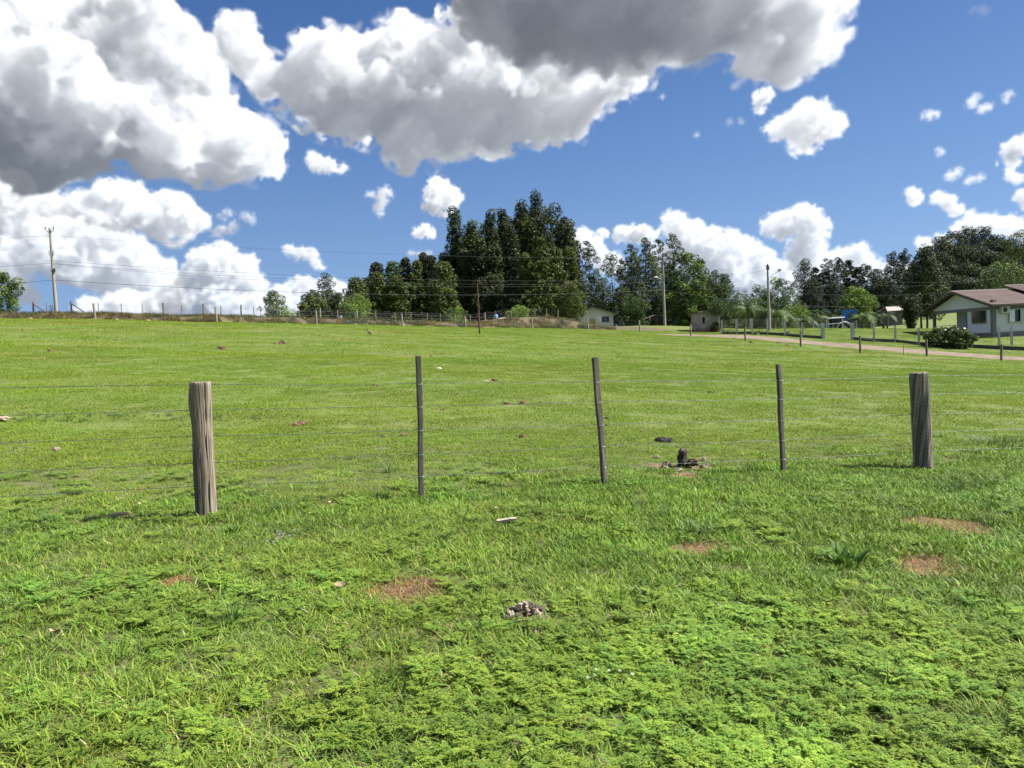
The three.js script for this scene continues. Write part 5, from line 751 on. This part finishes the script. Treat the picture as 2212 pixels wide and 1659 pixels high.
(() => {   // the small white house behind the bank
  const D = 110, k = D / FPX, c = at(1281, 709, D), e = at(1281, 663, D).y, t = thing('small_house', 'small whitewashed house with a satellite dish behind the mound', 'house', V(c.x, c.y - 0.2, c.z)), rg = e - t.position.y, hw = 3.05, ev = rg - 1.05, W = [0.60, 0.56, 0.50];
  const s = new THREE.Shape([[-hw, -0.6], [hw, -0.6], [hw, ev], [0, rg - 0.06], [-hw, ev]].map(([x, y]) => new THREE.Vector2(x, y))), g = new THREE.ExtrudeGeometry(s, { depth: 5.5, bevelEnabled: false }); g.translate(0, 0, -5.5); part('wall', wallC(g, W, 0.6), whiteM, t);
  for (const sg of [-1, 1]) part('roof', slab(sg > 0 ? [V(0, rg, 0.45), V(3.65, ev - 0.12, 0.45), V(3.65, ev - 0.12, -6), V(0, rg, -6)] : [V(0, rg, -6), V(-3.65, ev - 0.12, -6), V(-3.65, ev - 0.12, 0.45), V(0, rg, 0.45)], 0.1, [0.16, 0.14, 0.13]), whiteM, t);
  const w = part('window', box(1.1, 0.78, 0.04, 1.88, ev - 0.85, 0.02), glassM, t); part('frame', wallC(box(1.2, 0.06, 0.06, 1.88, ev - 0.44, 0.04), [0.3, 0.3, 0.3]), whiteM, w); part('frame', wallC(box(1.2, 0.06, 0.06, 1.88, ev - 1.26, 0.04), [0.3, 0.3, 0.3]), whiteM, w); part('mullion', wallC(box(0.05, 0.78, 0.06, 1.88, ev - 0.85, 0.04), [0.25, 0.25, 0.25]), whiteM, w);
  part('door', wallC(box(0.9, 1.9, 0.05, -0.05, ev - 1.65, 0.02), [0.38, 0.30, 0.20]), whiteM, t);
  const d = new THREE.SphereGeometry(0.42, 16, 8, 0, Math.PI * 2, 0, 0.75); d.scale(1, 0.6, 1); d.rotateX(Math.PI / 2 + 0.5); d.rotateY(-0.9); d.translate(1.0, ev - 0.7, 0.35); part('satellite_dish', d, mat(0.7, 0.7, 0.68, 0.5), t);
})();
(() => {   // the open lean-to
  const D = 112, a = at(1379, 693.5, D), b = at(1452, 683, D), t = thing('open_shed', 'low open shed with a dark gable roof behind the stakes', 'shed', V(a.x, a.y - 2.2, a.z)), w = b.x - a.x, h = 2.2, c = [0.10, 0.085, 0.075];
  part('roof', slab([V(w * 0.55, h + 0.85, 0.3), V(-0.2, h - 0.05, 0.3), V(-0.2, h - 0.05, -4), V(w * 0.55, h + 0.85, -4)].reverse(), 0.1, [0.16, 0.14, 0.12]), whiteM, t); part('roof', slab([V(w * 0.55, h + 0.85, 0.3), V(w + 0.5, h + 0.2, 0.3), V(w + 0.5, h + 0.2, -4), V(w * 0.55, h + 0.85, -4)], 0.1, [0.2, 0.19, 0.18]), whiteM, t);
  const s = new THREE.Shape([[0.2, h], [w, h + 0.2], [w * 0.55, h + 0.72]].map(([x, y]) => new THREE.Vector2(x, y))), g = new THREE.ExtrudeGeometry(s, { depth: 0.1, bevelEnabled: false }); part('gable', wallC(g, c), whiteM, t); for (const x of [0.2, w * 0.55, w]) for (const z of [0.05, -3.8]) part('post', wallC(box(0.16, h + 1.4, 0.16, x, h / 2 - 0.6, z), [0.12, 0.1, 0.08]), whiteM, t); part('wall', wallC(box(w, h + 1, 0.1, w / 2, h / 2 - 0.5, -3.9), [0.10, 0.09, 0.08]), whiteM, t);
})();
(() => {   // the brick shed
  const c = at(1511.5, 717.5, 85); c.y = ground(c.x, c.z) - 0.05; const t = thing('brick_shed', 'small whitewashed brick shed with a flat overhanging roof by the road', 'shed', c, 0.12), w = 2.45, h = at(1511.5, 676, 85).y - c.y, d = 2.2, op = [0.36, 0.68, h * 0.48, h * 0.78];
  const br = (g) => paint(g, (x, y, z) => { const row = Math.floor(y / 0.09), q = Math.floor(((Math.abs(z) > 0.01 && Math.abs(x - w) < 0.02 ? z : x) + (row % 2) * 0.1) / 0.2), v = 0.78 + 0.45 * Math.abs(noise(row * 3.3, q * 5.7, 1)) + 0.25 * noise(x * 2, y * 2, z * 2), worn = sstep(0.55, 0.25, y + 0.25 * noise(x * 3, z * 3)); return [lerp(0.40, 0.30, worn) * v, lerp(0.335, 0.16, worn) * v, lerp(0.285, 0.11, worn) * v]; });
  const fine = (ww, hh, dd, x, y, z) => { const g = new THREE.BoxGeometry(ww, hh, dd, Math.ceil(ww / 0.06), Math.ceil(hh / 0.05), Math.max(1, Math.ceil(dd / 0.06))); g.translate(x, y, z); return g; };
  const gs = [fine(op[0], h + 0.3, 0.15, op[0] / 2, h / 2 - 0.15, -0.075), fine(w - op[1], h + 0.3, 0.15, (w + op[1]) / 2, h / 2 - 0.15, -0.075), fine(op[1] - op[0], op[2] + 0.3, 0.15, (op[0] + op[1]) / 2, op[2] / 2 - 0.15, -0.075), fine(op[1] - op[0], h - op[3], 0.15, (op[0] + op[1]) / 2, (h + op[3]) / 2, -0.075), fine(0.15, h + 0.3, d, w - 0.075, h / 2 - 0.15, -d / 2 - 0.15), fine(0.15, h + 0.3, d, 0.075, h / 2 - 0.15, -d / 2 - 0.15), fine(w, h, 0.15, w / 2, h / 2, -d - 0.2)];
  part('wall', br(mergeGeometries(gs)), vmat(0.95), t);
  part('roof', wallC(box(w + 0.5, 0.14, d + 0.7, w / 2, h + 0.07, -d / 2 - 0.05), [0.13, 0.10, 0.085], 3), whiteM, t); part('roof_edge', wallC(box(w + 0.3, 0.06, 0.1, w / 2, h + 0.17, 0.2), [0.26, 0.17, 0.13], 4), whiteM, t); part('shutter', wallC(box(0.1, 0.62, 0.03, op[0] + 0.07, (op[2] + op[3]) / 2, -0.05), [0.10, 0.08, 0.07]), whiteM, t);
  const v = tree('vine_shrub', 'dark shrub climbing the corner of the brick shed', null, V(c.x + 1.75, c.y, c.z + 0.35), 1.15, 1.1, { category: 'shrub', shape: 'round', pal: 'dark', leaves: 1500, clumps: 22, base: 0, size: 0.14, clump: 0.24, limbs: 4, seed: 611 });
  const st = tree('thin_tree', 'slender bare stemmed tree at the corner of the brick shed', null, V(c.x + 2.3, c.y, c.z + 0.5), 3.6, 2.6, { shape: 'flat', pal: 'mid', leaves: 1800, clumps: 26, base: 0.62, size: 0.2, clump: 0.2, trunks: 3, trunk: 0.012, limbs: 12, seed: 612 });
})();
function lowShed(label, a, b, c2, d, drop) { const t = thing('low_shed', label, 'shed', V(a.x, a.y - drop, a.z)), L = (p) => p.clone().sub(t.position); part('roof', slab([L(a), L(b), L(c2), L(d)], 0.05, [0.36, 0.33, 0.30], 1.2), whiteM, t); const w = L(b).x; part('wall', wallC(box(Math.max(0.8, w * 0.8), drop + 0.2, 0.1, w / 2, drop / 2 - 0.45, -0.5), [0.3, 0.27, 0.24]), whiteM, t); }
lowShed('grey sheet roof of a low shed just behind the bank', at(1057, 696.5, 94), at(1085, 692, 94), at(1095.5, 684.5, 98), at(1070, 688, 98), 1.9);
lowShed('small pale sheet roof showing over the bank near the mound', at(1138, 692.5, 95), at(1158, 689, 95), at(1161, 686.5, 97), at(1146, 688.5, 97), 1.9);
(() => { const c = at(1071, 688, 97), t = thing('water_tank', 'blue water tank beside the grey sheet roof', 'tank', V(c.x, c.y - 1.9, c.z)), m = mat(0.10, 0.20, 0.42, 0.45); const pts = [[0.001, 1.9], [0.30, 1.9], [0.33, 2.02], [0.30, 2.06], [0.31, 2.2], [0.29, 2.22], [0.28, 2.36], [0.1, 2.44], [0.001, 2.45]].map(([r, y]) => new THREE.Vector2(r, y)); part('tank', new THREE.LatheGeometry(pts, 18), m, t); part('stand', box(0.7, 1.9, 0.7, 0, 0.95, 0), mat(0.2, 0.17, 0.14), t); })();
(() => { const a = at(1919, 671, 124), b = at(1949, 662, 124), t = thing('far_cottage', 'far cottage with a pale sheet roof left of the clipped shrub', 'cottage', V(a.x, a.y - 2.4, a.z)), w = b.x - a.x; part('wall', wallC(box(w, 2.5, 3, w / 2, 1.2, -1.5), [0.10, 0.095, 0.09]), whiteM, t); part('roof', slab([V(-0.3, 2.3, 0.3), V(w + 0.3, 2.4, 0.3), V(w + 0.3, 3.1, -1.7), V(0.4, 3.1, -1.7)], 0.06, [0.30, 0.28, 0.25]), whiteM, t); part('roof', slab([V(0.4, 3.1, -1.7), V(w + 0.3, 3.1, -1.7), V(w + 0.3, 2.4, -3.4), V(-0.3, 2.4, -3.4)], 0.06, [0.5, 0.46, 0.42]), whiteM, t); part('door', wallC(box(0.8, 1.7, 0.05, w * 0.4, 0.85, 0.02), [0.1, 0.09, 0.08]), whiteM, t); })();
// ---------------------------------------------------------------- tractor and the tall blue machine behind it
(() => {
  const D = 97, k = D / FPX, c = at(1790, 700, D), y0 = Math.min(at(1805, 686.3, D).y - 2.35, ground(c.x + 1, c.z) + 0.02), t = thing('tractor', 'teal green tractor with a glazed cab parked behind the lawn', 'tractor', V(c.x, y0, c.z)), teal = vmat(0.45), T = [0.06, 0.17, 0.15];
  const rb = (w, h, d, x, y, z) => { const g = new THREE.BoxGeometry(w, h, d, 6, 6, 6), p = g.attributes.position; for (let i = 0; i < p.count; i++) { const q = [p.getX(i) / w * 2, p.getY(i) / h * 2, p.getZ(i) / d * 2], m = Math.max(...q.map(Math.abs)), l = Math.pow(q.reduce((s, v) => s + Math.pow(Math.abs(v), 10), 0), 0.1); p.setXYZ(i, p.getX(i) * m / l, p.getY(i) * m / l, p.getZ(i) * m / l); } g.computeVertexNormals(); g.translate(x, y, z); return g; };
  part('bonnet', wallC(rb(2.0, 0.7, 0.8, -0.85, 1.25, 0), T), teal, t); part('engine', wallC(rb(1.7, 0.6, 0.55, -0.8, 0.75, 0), [0.03, 0.03, 0.03]), teal, t);
  const cab = part('cab', wallC(rb(1.6, 0.5, 1.3, 0.95, 1.15, 0), [0.05, 0.07, 0.065]), teal, t); for (const x of [0.2, 1.1, 1.72]) for (const z of [-0.6, 0.6]) part('cab_pillar', rod(V(x, 1.3, z), V(x + 0.04, 2.28, z * 0.95), 0.04, 0.04, 6), teal, cab).geometry = paint(rod(V(x, 1.3, z), V(x + 0.04, 2.28, z * 0.95), 0.04, 0.04, 6), () => [0.04, 0.05, 0.05]);
  part('cab_glass', rb(1.45, 0.85, 1.16, 0.97, 1.82, 0), glassM, cab); part('cab_roof', wallC(rb(1.85, 0.14, 1.45, 0.97, 2.33, 0), [0.55, 0.62, 0.60]), teal, cab);
  const wheel = (x, r, w, z) => { const n = part('wheel', (() => { const g = new THREE.TorusGeometry(r * 0.74, r * 0.26, 10, 28); g.scale(1, 1, w / (r * 0.52)); return g; })(), mat(0.022, 0.022, 0.022, 0.9), t); n.position.set(x, r, z); const rim = new THREE.CylinderGeometry(r * 0.52, r * 0.52, w * 0.5, 20); rim.rotateX(Math.PI / 2); part('rim', rim, mat(0.5, 0.48, 0.42, 0.6), n); };
  for (const z of [-0.75, 0.75]) { wheel(1.65, 0.8, 0.42, z); wheel(-1.35, 0.5, 0.3, z * 0.9); const f = new THREE.TorusGeometry(0.92, 0.09, 8, 20, Math.PI); f.scale(1, 1, 2.6); f.translate(1.65, 0.8, z); part('fender', wallC(f, [0.42, 0.46, 0.45]), teal, t); }
  part('exhaust', rod(V(-0.4, 1.5, 0.2), V(-0.4, 2.4, 0.2), 0.04, 0.04, 8), mat(0.05, 0.05, 0.05), t);
  const m = thing('farm_machine', 'tall blue steel machine with an opening standing behind the tractor', 'machine', V(at(1835, 700, 98.5).x, y0, -98.5)), bl = vmat(0.5), BL = [0.025, 0.12, 0.34], w = 1.85, hb = 1.7, ht = at(1835, 669.3, 98.5).y - y0;
  const bx = (n, a, b, d, x, y, z, c2 = BL) => part(n, wallC(box(a, b, d, x, y, z), c2, 2), bl, m), hy0 = ht - 0.95, hy1 = ht - 0.35;
  bx('panel', w * 0.38, ht - hb, 0.5, -w * 0.31, (ht + hb) / 2, 0); bx('panel', w * 0.34, ht - hb, 0.5, w * 0.33, (ht + hb) / 2, 0); bx('panel', w * 0.26, ht - hy1, 0.5, 0.02, (ht + hy1) / 2, 0); bx('panel', w * 0.26, hy0 - hb, 0.5, 0.02, (hy0 + hb) / 2, 0);
  for (const x of [-0.8, 0.1, 0.8]) bx('rib', 0.06, ht - hb + 0.1, 0.08, x, (ht + hb) / 2, 0.3, [0.04, 0.16, 0.42]); bx('hopper', 2.2, 0.8, 1.3, 0.2, 1.35, 0, [0.05, 0.15, 0.13]); bx('frame', 2.0, 0.3, 1.0, 0.5, 0.85, 0.2, [0.42, 0.10, 0.05]); bx('hood', 0.9, 0.15, 0.9, 0.6, 1.8, 0.1, [0.45, 0.16, 0.08]);
  for (const z of [-0.6, 0.6]) { const g = new THREE.TorusGeometry(0.34, 0.12, 8, 22); const n = part('wheel', g, mat(0.02, 0.02, 0.02, 0.9), m); n.position.set(0.3, 0.44, z); const rr = new THREE.CylinderGeometry(0.24, 0.24, 0.12, 14); rr.rotateX(Math.PI / 2); part('rim', rr, mat(0.4, 0.1, 0.05), n); }
})();
// ---------------------------------------------------------------- dung, stones, stump, dead patches, flowers, bird
function lump(r, seed, squash = 0.7, det = 2) { const g = new THREE.IcosahedronGeometry(r, det); g.scale(1, squash, 1); return rough(g, r * 0.42, 1.6 / r, seed * 3.1); }
const crust = (g, c, s) => paint(g, (x, y, z) => { const v = 1 + 0.6 * noise(x * 60 + s, y * 60, z * 60) + 0.35 * noise(x * 18, y * 18 + s, z * 18); return c.map((q) => Math.max(0.01, q * v)); });
const dungM = vmat(0.97);
function heap(name, label, category, p, spread, n, size, cols, seed, o = {}) {
  const t = thing(name, label, category, p, 0, o.group), r = rng(seed);
  for (let i = 0; i < n; i++) { const a = r() * 6.283, q = Math.sqrt(r()) * spread, s = size * (0.55 + 0.8 * r()), g = crust(lump(s, seed + i, 0.5 + 0.45 * r(), 2), cols[i % cols.length], i); const m = part(o.piece || 'lump', g, dungM, t); const x = Math.cos(a) * q * (o.wide || 1), z = Math.sin(a) * q; m.position.set(x, ground(p.x + x, p.z + z) - p.y + s * 0.35 + (o.pile || 0) * (1 - q / spread) * r(), z); m.rotation.set(r(), r() * 6, r()); }
  return t;
}
const TAN = [[0.27, 0.215, 0.16], [0.19, 0.152, 0.118], [0.33, 0.265, 0.20], [0.085, 0.068, 0.054]], DARK = [[0.060, 0.042, 0.032], [0.085, 0.058, 0.040], [0.045, 0.034, 0.028]], RED = [[0.13, 0.07, 0.045], [0.10, 0.055, 0.038], [0.17, 0.10, 0.065]];
heap('dung_pile', 'dry pale crumbled dung heap in the open foreground grass', 'dung', hit(1137, 1334), 0.095, 46, 0.021, TAN, 3, { pile: 0.09, wide: 1.15 });
heap('dung_pile', 'few stray grey dung lumps beside the dry dung heap', 'dung', hit(1172, 1358), 0.07, 5, 0.017, TAN, 8, {});
heap('dung_pile', 'dark fresh dung heap just beyond the fence stakes', 'dung', hit(1437, 955), 0.10, 14, 0.05, [[0.045, 0.042, 0.045], [0.03, 0.028, 0.028]], 13, { pile: 0.04 });
heap('stone_group', 'scattered brown stones around the charred stump', 'stones', hit(1428, 1012), 0.09, 3, 0.045, [[0.18, 0.13, 0.10], [0.22, 0.17, 0.13]], 18, { piece: 'stone' });
heap('stone_group', 'pair of rough stones in front of the charred stump', 'stones', hit(1512, 1016), 0.07, 3, 0.055, [[0.17, 0.12, 0.09], [0.24, 0.18, 0.14]], 19, { piece: 'stone' });
heap('stone_group', 'pale grey stone beside the charred stump', 'stones', hit(1467, 1018), 0.02, 2, 0.035, [[0.34, 0.30, 0.27]], 20, { piece: 'stone' });
heap('stone_group', 'greyish stone lying behind the charred stump', 'stones', hit(1524, 995), 0.03, 2, 0.045, [[0.26, 0.22, 0.19]], 21, { piece: 'stone' });
heap('stone_group', 'half hidden stone left of the charred stump', 'stones', hit(1420, 990), 0.04, 2, 0.05, [[0.22, 0.18, 0.12]], 22, { piece: 'stone' });
(() => { const p = hit(1475, 1008), t = thing('charred_stump', 'small black charred stump among stones behind the fence', 'stump', p), g = new THREE.CylinderGeometry(0.042, 0.075, 0.2, 18, 12); g.translate(0, 0.07, 0); rough(g, 0.022, 14, 5); part('trunk', crust(g, [0.026, 0.021, 0.018], 2), dungM, t); const h = lump(0.05, 31, 0.8); h.translate(0.012, 0.18, 0); part('top', crust(h, [0.10, 0.075, 0.055], 4), dungM, t); const s = lump(0.06, 37, 0.8); s.translate(0.11, 0.05, 0.05); part('root', crust(s, [0.08, 0.05, 0.035], 6), dungM, t); })();
const PATS = 'brown dung pats scattered over the pasture';
for (const [x, y, s, n] of [[645, 919, 0.10, 6], [1132, 945, 0.07, 5], [868, 940, 0.07, 4], [1073, 823, 0.10, 4], [1020, 872, 0.0, 0], [1098, 873, 0.09, 5], [1125, 872, 0.10, 6], [1168, 870, 0.06, 3], [955, 765, 0.10, 3], [1540, 849, 0.10, 5], [1640, 855, 0.07, 3], [1387, 933, 0.05, 3], [808, 834, 0.10, 3], [830, 944, 0.05, 3], [1310, 905, 0.06, 3], [955, 886, 0.05, 3], [988, 888, 0.05, 3], [478, 754, 0.25, 3], [600, 743, 0.25, 3], [1590, 733, 0.18, 4], [1625, 741, 0.2, 5], [1680, 741, 0.2, 4], [1700, 747, 0.2, 3], [1345, 718.5, 0.15, 3], [1085, 742, 0.10, 3], [110, 758, 0.15, 3], [930, 770, 0.08, 2]]) if (n) heap('dung_pat', 'brown dried dung pat lying on the grazed pasture', 'dung', hit(x, y), s, n, s * 0.42, RED, Math.round(x + y), { group: PATS });
const flatStone = (label, p, w, d, h, c, seed, turn) => { const g = lump(0.5, seed, 1, 3); g.scale(w, h, d); const m = solo('flat_stone', crust(g, c, seed), dungM, label, 'stone'); m.position.copy(p).add(V(0, h * 0.15, 0)); m.rotation.y = turn; };
flatStone('flat tan stone lying in the post shadow', hit(258, 1119).add(V(0, 0.03, 0)), 0.19, 0.07, 0.03, [0.36, 0.26, 0.16], 5, 0.1);
flatStone('pale rounded stone at the near left of the pasture', hit(2, 907), 0.30, 0.25, 0.09, [0.30, 0.23, 0.18], 8, 0);
flatStone('grey brown stone in the pasture with a dark one beside it', hit(122, 973), 0.11, 0.10, 0.07, [0.22, 0.18, 0.14], 11, 0.4);
flatStone('white stone beside the dark lump in mid pasture', hit(1065, 824).add(V(-0.2, 0, 0)), 0.16, 0.12, 0.06, [0.55, 0.50, 0.42], 15, 0);
flatStone('small white stone in the upper pasture near the pipe', hit(948, 797), 0.2, 0.15, 0.1, [0.6, 0.56, 0.48], 16, 0);
(() => { const p = hit(1095, 1141), g = new THREE.BoxGeometry(0.165, 0.03, 0.035, 16, 3, 3); rough(g, 0.004, 30, 4); const q = g.attributes.position; for (let i = 0; i < q.count; i++) { const x = q.getX(i), k = 1 - 0.5 * sstep(0.02, 0.085, x); q.setY(i, q.getY(i) * k + 0.01 * Math.sin(x * 14)); q.setZ(i, q.getZ(i) * k); } g.computeVertexNormals(); const m = solo('wood_chip', crust(g, [0.30, 0.27, 0.20], 3), dungM, 'cream coloured splinter of wood lying in the foreground grass', 'wood'); m.position.copy(p).add(V(0, 0.065, 0)); m.rotation.set(0.25, 0.12, -0.06); })();
[[549, 1044], [712, 1096], [730, 1079], [735, 1281], [1072, 1112], [118, 1387], [1945, 1004], [2125, 1195], [660, 1120], [1255, 1130], [1930, 1480], [1225, 1395], [460, 1490], [300, 1100]].forEach(([x, y], i) => {   // fallen leaves
  const p = hit(x, y), g = new THREE.PlaneGeometry(0.06, 0.032, 8, 4), q = g.attributes.position, r = rng(50 + i); for (let k = 0; k < q.count; k++) { const u = q.getX(k) / 0.03, v = q.getY(k); q.setXYZ(k, q.getX(k), v * Math.sqrt(Math.max(0.02, 1 - u * u)), 0.012 * u * u + 0.25 * Math.abs(v) + 0.004 * noise(u * 3, v * 90, i)); } g.rotateX(-Math.PI / 2 + 0.5); g.computeVertexNormals();
  const m = solo('fallen_leaf', crust(g, [0.27, 0.205, 0.13], i), dungM, 'curled tan leaf lying in the foreground grass', 'leaf', 'fallen leaves in the foreground grass'); m.position.copy(p).add(V(0, 0.05, 0)); m.rotation.y = r() * 6.3; m.scale.setScalar(0.7 + 0.6 * r());
});
// dead patches: matted brown straw
PATCH.slice(0, 5).forEach(([p, r], i) => {
  const s = new Soup(), q = rng(300 + i), W = [[0.33, 0.19, 0.08], [0.24, 0.135, 0.06], [0.40, 0.27, 0.14], [0.15, 0.085, 0.045], [0.36, 0.28, 0.16]];
  for (let k = 0; k < 2600 * (r / 0.2) ** 2; k++) { const a = q() * 6.283, d = Math.sqrt(q()) * r * 1.25, x = Math.cos(a) * d * 1.1, z = Math.sin(a) * d, y = ground(p.x + x, p.z + z) - p.y, c = W[Math.floor(q() * 5)].map((v) => v * (0.6 + 0.7 * q())), t = q() * 6.283, l = 0.015 + 0.04 * q(), w = 0.001 + 0.0018 * q(), up = 0.02 * q() + (q() < 0.12 ? 0.025 : 0), dx = Math.cos(t), dz = Math.sin(t), lift = q() * 0.012; s.tri([x - dz * w, y + lift, z + dx * w], [x + dz * w, y + lift, z - dx * w], [x + dx * l, y + up, z + dz * l], c); s.tri([x + dz * w, y + lift, z - dx * w], [x - dz * w, y + lift, z + dx * w], [x - dx * l * 0.8, y + up * 0.3 + 0.002, z - dz * l * 0.8], c); }
  const m = solo('dead_grass_patch', s.geo(), dryM, ['round patch of dead brown turf near the dry dung heap', 'patch of dead turf with grey straw among broad grass', 'larger orange brown dead turf patch below the twisted post', 'lower orange brown dead turf patch by the broad leaf weed', 'tiny dead turf spot below the bulging post'][i], 'dead grass', null, 'stuff'); m.position.copy(p);
});
// flowers and weeds
function weed(name, label, p, seed, o) {
  const t = thing(name, label, o.category || 'weed', p), r = rng(seed), s = new Soup();
  for (let i = 0; i < o.n; i++) { const a = r() * 6.283, h = o.h * (0.5 + 0.6 * r()), le = 0.2 + 0.5 * r(); blade(s, Math.cos(a) * o.rad * r(), Math.sin(a) * o.rad * r(), h, o.w * (0.6 + 0.7 * r()), le + 0.3, a, o.pal[Math.floor(r() * o.pal.length)], 5); }
  part('leaves', s.geo(), grassM, t);
  for (let i = 0; i < (o.flowers || 0); i++) { const a = r() * 6.283, q = o.rad * (0.4 + 1.4 * r()), y = o.h * (0.75 + 0.5 * r()), x = Math.cos(a) * q, z = Math.sin(a) * q; part('stem', rod(V(x * 0.6, 0, z * 0.6), V(x, y, z), 0.0014, 0.001, 4), stemM, t); const f = new Soup(), c = o.col; for (let k = 0; k < 5; k++) { const b = k / 5 * 6.283, e = b + 0.5, l = o.fs; f.tri([0, 0, 0], [Math.cos(b) * l, l * 0.4, Math.sin(b) * l], [Math.cos(e) * l, l * 0.4, Math.sin(e) * l], c.map((v) => v * (0.8 + 0.4 * r()))); } const m = part('flower', f.geo(), dryM, t); m.position.set(x, y, z); m.rotation.set(0.4, r() * 6, 0); }
}
const stemM = mat(0.10, 0.17, 0.05);
weed('flower_weed', 'low weed with small purple flowers below the bulging post', hit(605, 1195), 4, { category: 'flower', n: 26, h: 0.11, w: 0.009, rad: 0.09, pal: LUSH, flowers: 9, fs: 0.011, col: [0.42, 0.26, 0.55] });
weed('flower_weed', 'tiny white flowers scattered in the foreground ferny weeds', hit(1300, 1498), 9, { category: 'flower', n: 14, h: 0.07, w: 0.005, rad: 0.08, pal: GREENS, flowers: 6, fs: 0.007, col: [0.78, 0.76, 0.78] });
weed('broad_leaf_weed', 'dark broad leaf weed clump between the dead turf patches', hit(1830, 1222), 14, { n: 34, h: 0.17, w: 0.026, rad: 0.12, pal: [[0.09, 0.19, 0.03], [0.07, 0.16, 0.028], [0.12, 0.23, 0.035]] });
weed('broad_leaf_weed', 'broad leaf weed clump below the bulging post', hit(500, 1150), 15, { n: 22, h: 0.11, w: 0.022, rad: 0.09, pal: LUSH });
weed('broad_leaf_weed', 'grey green leafy weed by the middle stake in the foreground', hit(1500, 1150), 16, { n: 24, h: 0.13, w: 0.018, rad: 0.12, pal: [[0.13, 0.21, 0.07], [0.16, 0.24, 0.09]] });
weed('broad_leaf_weed', 'feathery upright weed left of the first stake', hit(838, 1022), 17, { n: 26, h: 0.22, w: 0.006, rad: 0.05, pal: [[0.11, 0.17, 0.06], [0.09, 0.15, 0.05]] });
weed('broad_leaf_weed', 'dark weed patch in the pasture right of the twisted post', hit(2150, 962), 18, { n: 150, h: 0.19, w: 0.008, rad: 0.5, pal: [[0.10, 0.16, 0.06], [0.13, 0.19, 0.07]] });
weed('broad_leaf_weed', 'rosette of pointed leaves right of the dry dung heap', hit(1390, 1290), 19, { n: 18, h: 0.12, w: 0.02, rad: 0.06, pal: [[0.17, 0.25, 0.09], [0.14, 0.22, 0.07]] });
// pale grass heaps thrown on the foot of the bank
for (const [x, y, w, n] of [[1152, 706, 30, 0], [1110, 707, 44, 1], [1180, 704, 30, 2], [1228, 711, 18, 3], [1090, 707, 26, 4]]) {
  const p = hit(x, y), ww = w * -p.z / FPX, s = new Soup(), q = rng(700 + n); for (let i = 0; i < 900; i++) { const a = q() * 6.283, d = Math.sqrt(q()), X = Math.cos(a) * d * ww * 0.5, Z = Math.sin(a) * d * 0.5, Y = (1 - d * d) * (n === 2 ? 0.75 : 0.4) * q(), c = [[0.36, 0.38, 0.16], [0.30, 0.34, 0.12], [0.42, 0.40, 0.22]][i % 3], t = q() * 6.283, l = 0.12 + 0.1 * q(); s.tri([X, Y, Z], [X + 0.03, Y + 0.02, Z], [X + Math.cos(t) * l, Y - 0.06 + 0.1 * q(), Z + Math.sin(t) * l], c); }
  solo('cut_grass_heap', s.geo(), dryM, 'pale heap of cut grass at the foot of the bank', 'grass heap', 'cut grass heaps along the bank').position.copy(p);
}
// stones along the bank
(() => { const r = rng(88); for (let i = 0; i < 16; i++) { const s = Math.floor(r() * 6), t = r(), [ax, az] = BANK[s], [bx, bz] = BANK[s + 1], x = lerp(ax, bx, t), z = lerp(az, bz, t) + 0.25, w = 0.15 + 0.3 * r(), g = lump(0.5, i, 0.6, 2); g.scale(w * 1.4, w * 0.7, w); const m = solo('bank_stone', crust(g, [0.36, 0.29, 0.21], i), dungM, 'tan field stone lying along the foot of the bank', 'stone', 'field stones along the bank'); m.position.set(x, ground(x, z) + w * 0.1, z); m.rotation.y = r() * 6; } })();
// a bird standing in the pasture
(() => {
  const p = hit(798, 726), t = thing('bird', 'brown bird standing upright on the pasture', 'bird', p, 0.5), m = vmat(0.9), g = new THREE.SphereGeometry(0.5, 18, 14), q = g.attributes.position;
  for (let i = 0; i < q.count; i++) { let x = q.getX(i), y = q.getY(i), z = q.getZ(i); const k = 1 - 0.35 * clamp(x * 1.6) + 0.1 * clamp(-x * 2); q.setXYZ(i, x * 0.36, y * 0.17 * k, z * 0.15 * k); }
  g.rotateZ(-0.85); g.translate(0, 0.26, 0); const hd = new THREE.SphereGeometry(0.05, 14, 10); hd.translate(-0.115, 0.425, 0); const nk = rod(V(-0.07, 0.33, 0), V(-0.11, 0.42, 0), 0.05, 0.038, 10), tl = new THREE.BoxGeometry(0.15, 0.015, 0.05, 4, 1, 2); tl.rotateZ(-0.9); tl.translate(0.15, 0.1, 0); for (const e of [g, hd, nk, tl]) e.deleteAttribute('uv');
  part('body', paint(mergeGeometries([g, hd, nk, tl]), (x, y, z) => { const v = 1 + 0.3 * noise(x * 40, y * 40, z * 40), b = x < -0.03 && y < 0.36 && y > 0.18; return (b ? [0.30, 0.24, 0.17] : [0.14, 0.10, 0.07]).map((k) => k * v); }), m, t);
  const bk = new THREE.ConeGeometry(0.014, 0.055, 8); bk.rotateZ(Math.PI / 2); bk.translate(-0.185, 0.42, 0); part('beak', bk, mat(0.12, 0.09, 0.05), t); for (const s of [-1, 1]) { part('leg', rod(V(0, -0.01, s * 0.03), V(-0.01, 0.2, s * 0.03), 0.008, 0.01, 6), mat(0.2, 0.14, 0.08), t); const e = new THREE.SphereGeometry(0.008, 8, 6); e.translate(-0.145, 0.435, s * 0.034); part('eye', e, mat(0.01, 0.01, 0.01, 0.2), t); }
})();
renderer.render(scene, camera);
